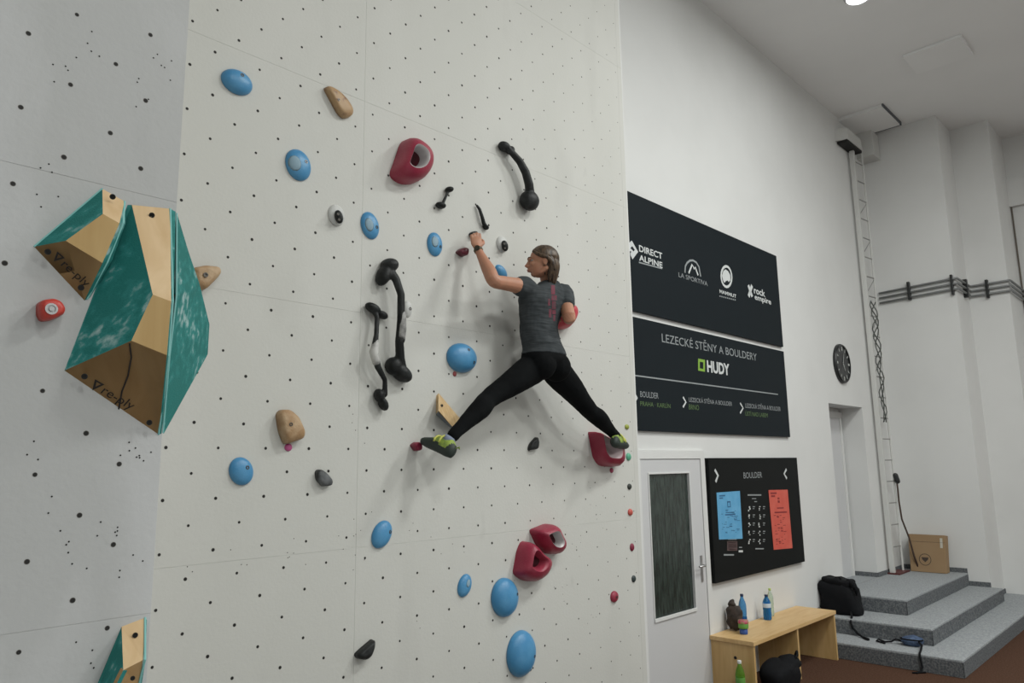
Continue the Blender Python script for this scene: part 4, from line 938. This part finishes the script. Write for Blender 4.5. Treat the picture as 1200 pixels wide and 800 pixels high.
def hand(mb, wr, palm_dir, back, side, thumb_side, curl=1.0):
    """palm from the wrist along palm_dir; back = outward normal of the back of the hand; side = index-finger side"""
    d, b_, s = palm_dir.normalized(), back.normalized(), side.normalized()
    pc = wr+d*.045
    mb.ell(pc, (d*.052, s*.038, b_*.016), 14, 10); mb.ell(wr+d*.015, (d*.03, s*.026, b_*.019), 12, 8)
    mb.ell(wr+d*.03+s*.022-b_*.008, (d*.032, s*.014, b_*.014), 10, 8)
    for off, L_ in ((.028, .072), (.010, .080), (-.009, .074), (-.027, .058)):
        k0 = wr+d*(.082-abs(off-.01)*.25)+s*off
        p1 = k0+(d*.85+b_*.15)*L_*.42
        p2 = p1+(d*.35-b_*.9)*L_*.34*curl
        p3 = p2+(d*-.15-b_*1.0)*L_*.28*curl
        limb(mb, [q4(k0-d*.03, .0085), q4(k0, .0098), q4(p1, .0086), q4(p2, .0078), q4(p3, .0066)], 10, sub=2)
    t0 = wr+d*.025+s*.024; t1 = t0+(d*.6+s*.7-b_*.3)*.032; t2 = t1+(d*.9+s*.15-b_*.4)*.028; t3 = t2+(d*.8-s*.3-b_*.5)*.020
    limb(mb, [q4(t0, .012), q4(t1, .0108), q4(t2, .0096), q4(t3, .008)], 10, sub=2)
def leg(mb, h, k, a, grow=0, bulge=1.0, side=1):
    back = Vector((0, -1, 0))
    pts = [q4(h, .090), q4(h.lerp(k, .2), .084), q4(h.lerp(k, .45)+back*.004, .074), q4(h.lerp(k, .75), .060), q4(k.lerp(h, .06), .054), q4(k.lerp(a, .1), .050), q4(k.lerp(a, .3)+back*.012, .053), q4(k.lerp(a, .55)+back*.006, .043), q4(k.lerp(a, .82), .031), q4(a, .029)]
    limb(mb, pts, 18, grow)
def torso(mb, grow=0, top=True, shirt=False):
    secs = [(pel.x, pel.y, pel.z-.075, .07, .06, 0, 0), (pel.x, pel.y-.005, pel.z-.04, .135, .095, 0, 0), (pel.x, pel.y-.012, pel.z+.01, .160, .112, 0, 0), (pel.x-.003, pel.y-.005, pel.z+.055, .150, .100, 0, 0), (wai.x+.004, wai.y, wai.z-.03, .128, .086, 0, 0), (wai.x, wai.y, wai.z+.04, .124, .084, 0, 0),
            (che.x, che.y+.004, che.z-.06, .138, .094, 0, 0), (che.x+.006, che.y, che.z+.01, .150, .099, 0, .04), (che.x+.02, che.y-.004, che.z+.07, .142, .088, 0, .04), (nek.x-.02, nek.y, nek.z-.035, .095, .062, 0, 0), (nek.x-.008, nek.y, nek.z-.002, .052, .050, 0, 0)]
    slabs(mb, secs, grow=grow)
def glutes(mb, grow=0):
    for s, hj in ((-1, lhip), (1, rhip)):
        mb.ell(Vector((pel.x+.07*s, pel.y-.045, pel.z-.03)), ((.085+grow, 0, 0), (0, .085+grow, 0), (0, 0, .085+grow)), 16, 12)
# body
mb = MB(); torso(mb, grow=-.014); arm_l(mb); arm_r(mb)
leg(mb, lhip, lkn, lan); leg(mb, rhip, rkn, ran); glutes(mb, -.012)
limb(mb, [q4(nek+Vector((0, .005, -.03)), .052), q4(nek.lerp(HC, .4), .049), q4(hp(-.02, -.04, 0), .05)], 16)
head_shapes(mb)
ld = (P(556.5, 272, 3.115)-lwr)
hand(mb, lwr, ld, Vector((-.45, -.88, .2)), Vector((.88, -.35, .1)), 1, curl=.62)
hand(mb, rwr, Vector((.55, .8, .1)), Vector((.5, -.35, .7)), Vector((-.7, .3, .2)), 1)
# bare feet inside the shoes
ltoe, lheel = P(494, 517, 3.145), P(527, 532, 2.955)
rtoe, rheel = P(733, 524, 3.13), P(721, 521, 2.985)
limb(mb, [q4(lan, .028), q4(lan.lerp((ltoe+lheel)/2, .45), .022), q4(lheel.lerp(ltoe, .5)+(lan-lheel)*.12, .015), q4(lheel.lerp(ltoe, .8), .010)], 12)
limb(mb, [q4(ran, .028), q4(ran.lerp((rtoe+rheel)/2, .45), .022), q4(rheel.lerp(rtoe, .5)+(ran-rheel)*.12, .015), q4(rheel.lerp(rtoe, .8), .010)], 12)
body = mb.go('person', m_skin, None, smooth=True, org=(pel.x, pel.y, ltoe.z-.05))
tag(body, 'woman in grey t-shirt and black leggings climbing with legs spread, seen from behind', 'person')
fuse(body, .0045, 3, .5)
# eyes, brows, lips
m_eye = mat('eye_white', (.30, .25, .22), .3); m_iris = mat('eye_dark', (.03, .02, .015), .2); m_brow = mat('eyebrow', (.07, .04, .025), .8); m_lip = mat('lips', (.40, .13, .11), .5)
for s in (-1, 1):
    eo = MB().ell(hp(.0665, .004, .030*s), (F*.0125, Rr*.012, U*.0070), 12, 8).go('eye', m_eye, body, smooth=True)
    MB().ell(hp(.0770, .004, .030*s), (F*.003, Rr*.005, U*.005), 10, 6).go('iris', m_iris, eo, smooth=True)
    MB().tube([hp(.092, .020, .012*s), hp(.089, .026, .028*s), hp(.074, .022, .046*s)], [.0028, .0036, .002], 6, True).go('eyebrow', m_brow, body, smooth=True)
MB().tube([hp(.088, -.0535, -.015), hp(.0995, -.052, 0), hp(.088, -.0535, .015)], [.0022, .0036, .0022], 8, True).tube([hp(.087, -.062, -.013), hp(.0965, -.062, 0), hp(.087, -.062, .013)], [.0022, .0040, .0022], 8, True).go('lips', m_lip, body, smooth=True)
# hair: cap pushed under the skin over the face, tied strands down to the collar
def hair_mat():
    m = bpy.data.materials.new('brown_hair'); m.use_nodes = True; nt = m.node_tree; b_ = nt.nodes['Principled BSDF']
    tc = nt.nodes.new('ShaderNodeTexCoord'); mp = nt.nodes.new('ShaderNodeMapping'); mp.inputs['Scale'].default_value = (90, 90, 7); mp.inputs['Rotation'].default_value = (.0, .35, 0)
    nt.links.new(tc.outputs['Object'], mp.inputs['Vector'])
    n = nt.nodes.new('ShaderNodeTexNoise'); n.inputs['Scale'].default_value = 1; n.inputs['Detail'].default_value = 3; nt.links.new(mp.outputs['Vector'], n.inputs['Vector'])
    r = nt.nodes.new('ShaderNodeValToRGB'); r.color_ramp.elements[0].position = .35; r.color_ramp.elements[1].position = .7
    r.color_ramp.elements[0].color = (.022, .012, .007, 1); r.color_ramp.elements[1].color = (.115, .068, .035, 1)
    nt.links.new(n.outputs['Fac'], r.inputs['Fac']); nt.links.new(r.outputs['Color'], b_.inputs['Base Color']); b_.inputs['Roughness'].default_value = .45
    bp_ = nt.nodes.new('ShaderNodeBump'); bp_.inputs['Strength'].default_value = .6; bp_.inputs['Distance'].default_value = .004
    nt.links.new(n.outputs['Fac'], bp_.inputs['Height']); nt.links.new(bp_.outputs['Normal'], b_.inputs['Normal']); return m
m_hair = hair_mat()
hb = MB().ell((0, 0, 0), ((1, 0, 0), (0, 1, 0), (0, 0, 1)), 40, 30)
out = []
for v in hb.v:   # v = (f, r, u) unit
    f_, r_, u_ = v.x, v.y, v.z
    p = hp(-.018+f_*.100, .020+u_*.094, r_*.081)
    # face window: forward of the ears and below the hairline
    line = .60-.55*abs(r_)**2
    k = max(0, min(1, (f_-(.12+.25*max(0, u_)))*6))*max(0, min(1, (line-u_)*6))
    if k > 0: p = p.lerp(hp(-.018, .005, 0), .38*k)
    if u_ < -.1 and f_ < .3: p += (Rr*(-r_)*.012 + U*u_*.018)
    p += (p-HC).normalized()*.0018*math.sin(28*math.atan2(r_, f_)+3*u_)
    out.append(p)
hb.v = out
hair = hb.go('hair', m_hair, body, smooth=True)
mb = MB()
for (dr, df, L0) in ((.0, -.085, 0), (.03, -.075, .004), (-.03, -.078, .004), (.05, -.05, .01), (-.048, -.055, .01), (.015, -.092, 0), (-.02, -.09, .002)):
    limb(mb, [q4(hp(df+.01, .02, dr*1.1), .022), q4(hp(df, -.03, dr*1.1), .024), q4(hp(df+.005, -.075, dr*.9), .022), q4(hp(df+.012, -.115+L0, dr*.7), .016), q4(hp(df+.014, -.145+L0, dr*.5), .008)], 10)
mb.go('hair_strands', m_hair, body, smooth=True)
for s in (-1, 1):  # side locks swept back over the ear
    mb = MB(); limb(mb, [q4(hp(.055, .060, .046*s), .010), q4(hp(.02, .030, .068*s), .013), q4(hp(-.025, .012, .076*s), .014), q4(hp(-.055, -.02, .068*s), .016), q4(hp(-.07, -.06, .055*s), .014)], 10)
    mb.go('hair_lock', m_hair, body, smooth=True)
# leggings
m_leg = mat('black_leggings', (.0035, .004, .0045), .9, noise=(8, .5, (.006, .007, .0075)), bump=(14, .2), Specular_IOR_Level=.12)
mb = MB()
secs = [(pel.x, pel.y, pel.z-.085, .07, .06, 0, 0), (pel.x, pel.y-.005, pel.z-.04, .140, .10, 0, 0), (pel.x, pel.y-.012, pel.z+.01, .165, .117, 0, 0), (pel.x-.003, pel.y-.005, pel.z+.055, .150, .102, 0, 0), (pel.x-.003, pel.y-.005, pel.z+.085, .130, .088, 0, 0)]
slabs(mb, secs); leg(mb, lhip, lkn, lkn.lerp(lan, .985), .006); leg(mb, rhip, rkn, rkn.lerp(ran, .985), .006); glutes(mb, .006)
lg = mb.go('leggings', m_leg, body, smooth=True); fuse(lg, .006, 4, .5)
dt_ = lg.modifiers.new('d', 'DISPLACE'); tx = bpy.data.textures.new('folds', 'CLOUDS'); tx.noise_scale = .06; dt_.texture = tx; dt_.strength = .005; dt_.mid_level = .5
# shirt
def shirt_mat():
    m = mat('grey_shirt', (.042, .048, .052), .9, Specular_IOR_Level=.2, noise=(10, .6, (.07, .076, .08)), bump=(45, .3)); nt = m.node_tree
    tc = [n for n in nt.nodes if n.type == 'TEX_COORD'][0]; nz = [n for n in nt.nodes if n.type == 'TEX_NOISE'][-1]; bp_ = [n for n in nt.nodes if n.type == 'BUMP'][0]
    mp = nt.nodes.new('ShaderNodeMapping'); mp.inputs['Scale'].default_value = (5, 5, 26); mp.inputs['Rotation'].default_value = (.35, .5, 0)
    nt.links.new(tc.outputs['Object'], mp.inputs['Vector']); nt.links.new(mp.outputs['Vector'], nz.inputs['Vector']); nz.inputs['Scale'].default_value = 1.0; nz.inputs['Detail'].default_value = 2
    bp_.inputs['Strength'].default_value = .9; bp_.inputs['Distance'].default_value = .02
    return m
m_shirt = shirt_mat()
mb = MB()
g_ = .011
secs = [(pel.x-.003, pel.y-.008, pel.z+.040, .160, .115, 0, 0), (pel.x-.003, pel.y-.006, pel.z+.075, .150, .106, 0, 0), (wai.x+.004, wai.y, wai.z-.03, .138, .096, 0, 0), (wai.x, wai.y, wai.z+.04, .136, .095, 0, 0),
        (che.x, che.y+.004, che.z-.06, .150, .105, 0, 0), (che.x+.006, che.y, che.z+.01, .162, .110, 0, .04), (che.x+.02, che.y-.004, che.z+.07, .152, .098, 0, .04), (nek.x-.02, nek.y, nek.z-.032, .104, .070, 0, 0), (nek.x-.010, nek.y, nek.z+.000, .062, .060, 0, 0)]
slabs(mb, secs)
limb(mb, [q4(lsh.lerp(che, .35), .066), q4(lsh, .068), q4(lsh.lerp(lel, .16), .062)], 16); limb(mb, [q4(rsh.lerp(che, .35), .066), q4(rsh, .067), q4(rsh.lerp(rel, .42), .060)], 16)
sh = mb.go('shirt', m_shirt, body, smooth=True); fuse(sh, .006, 5, .5)
tx2 = bpy.data.textures.new('creases', 'CLOUDS'); tx2.noise_scale = .07; tx2.noise_depth = 1
dd_ = sh.modifiers.new('d', 'DISPLACE'); dd_.texture = tx2; dd_.strength = .012; dd_.mid_level = .5; 
# red print down the back : small raised patches lying on the shirt's back
m_print = mat('maroon_print', (.16, .025, .045), .8, noise=(30, .8, (.09, .05, .06)))
mb = MB(); random.seed(11)
DG = bpy.context.evaluated_depsgraph_get(); DG.update(); she = sh.evaluated_get(DG)
def on_shirt(px, py):
    o = sh.matrix_world.inverted() if False else None
    org = ORG[sh.name]; r_ = ray(px, py).normalized()
    ok, loc, nrm, _ = she.ray_cast(CAM-org, r_)
    return (loc+org+nrm*.0012) if ok else None
for (x0, y0, x1, y1) in ((645.5, 334, 650, 345), (646, 346, 652, 352), (646.5, 353, 651, 362), (647, 363, 651, 368), (643, 362, 646, 372), (648, 369, 650.5, 376), (642, 350, 644.5, 358)):
    nx_, ny_ = 4, 6; g = [[on_shirt(x0+(x1-x0)*i/nx_+(j % 2)*.3, y0+(y1-y0)*j/ny_) for i in range(nx_+1)] for j in range(ny_+1)]
    if any(p is None for r_ in g for p in r_): continue
    for j in range(ny_):
        for i in range(nx_): mb.add([g[j][i], g[j][i+1], g[j+1][i+1], g[j+1][i]], [(0, 1, 2, 3)])
if mb.v: mb.go('back_print', m_print, body, fix=False, smooth=False)
# watch
wd = (P(556, 276, 3.11)-lwr).normalized(); wp = lwr.lerp(lel, .06); ax = (lwr-lel).normalized()
MB().lathe(wp-ax*.011, [(.0255, 0), (.0275, .003), (.0275, .019), (.0255, .022)], 18, ax).go('watch_strap', mat('olive_strap', (.09, .065, .03), .6), body, smooth=True)
toc = (CAM-wp); toc = (toc-ax*toc.dot(ax)).normalized()
wf = MB().lathe(wp+toc*.024, [(.017, 0), (.018, .004), (.016, .008), (.001, .008)], 18, toc).go('watch_case', mat('watch_dark', (.05, .045, .03), .3, .4), body)
# shoes
m_rub = mat('dark_rubber', (.018, .028, .022), .6); m_lime = mat('lime_upper', (.30, .40, .06), .6, noise=(40, .7, (.06, .12, .04))); m_vel = mat('yellow_strap', (.55, .55, .12), .6); m_sock = mat('grey_blue_sock', (.22, .25, .34), .8)
def shoe(toe, heel, ank, s, lab):
    t = empty('tmp', (0, 0, 0), None, None); bpy.data.objects.remove(t)
    d = (toe-heel).normalized(); up = (ank-heel.lerp(toe, .2)); up = (up-d*up.dot(d)).normalized(); sd = d.cross(up)
    mb = MB(); L_ = (toe-heel).length; rs = []
    for (f, wv, hu, lift) in ((-.10, .012, .014, .012), (-.04, .026, .030, .018), (.12, .030, .040, .026), (.3, .031, .040, .028), (.5, .034, .032, .020), (.7, .038, .025, .012), (.88, .033, .019, .006), (.97, .022, .014, .004), (1.02, .006, .005, .002)):
        c = heel+d*L_*f+up*lift
        wv *= 1.12; hu *= 1.18; rs.append([c+sd*wv*math.copysign(abs(math.cos(k*math.pi/8))**.85, math.cos(k*math.pi/8))+up*hu*math.sin(k*math.pi/8) for k in range(16)])
    o = MB().rings(rs).go('climbing_shoe', m_rub, body, smooth=True); 
    if lab: o['label'] = lab
    # lime upper shell
    rs = []
    for (f, wv, hu, lift) in ((-.02, .022, .026, .026), (.12, .0315, .040, .031), (.3, .0325, .041, .033), (.5, .0335, .033, .026), (.66, .034, .026, .018), (.74, .026, .018, .014)):
        c = heel+d*L_*f+up*lift
        wv *= 1.12; hu *= 1.17; rs.append([c+sd*wv*math.cos(k*math.pi/8)+up*hu*math.sin(k*math.pi/8) for k in range(16)])
    MB().rings(rs).go('upper', m_lime, o, smooth=True)
    for f, w2 in ((.36, .037), (.52, .036)):
        c = heel+d*L_*f+up*(.033 if f < .5 else .026)
        MB().tube([c+sd*w2*1.12*math.cos(a)+up*(.050 if f < .5 else .042)*math.sin(a)+d*.004*math.sin(a*3) for a in [math.radians(x) for x in range(-10, 191, 20)]], [.006]*11, 6).go('strap', m_vel, o, smooth=True)
    MB().tube([ank-up*.045+d*.008, ank-up*.028+d*.005, ank-up*.010+d*.004], [.034, .034, .033], 14).go('sock', m_sock, body, smooth=True)
    MB().tube([heel+up*.04-d*.012, heel+up*.055-d*.03, heel+up*.045-d*.035], [.004, .004, .004], 6).go('pull_tab', m_lime, o)
shoe(ltoe, lheel, lan, 1, None); shoe(rtoe, rheel, ran, 1, None)
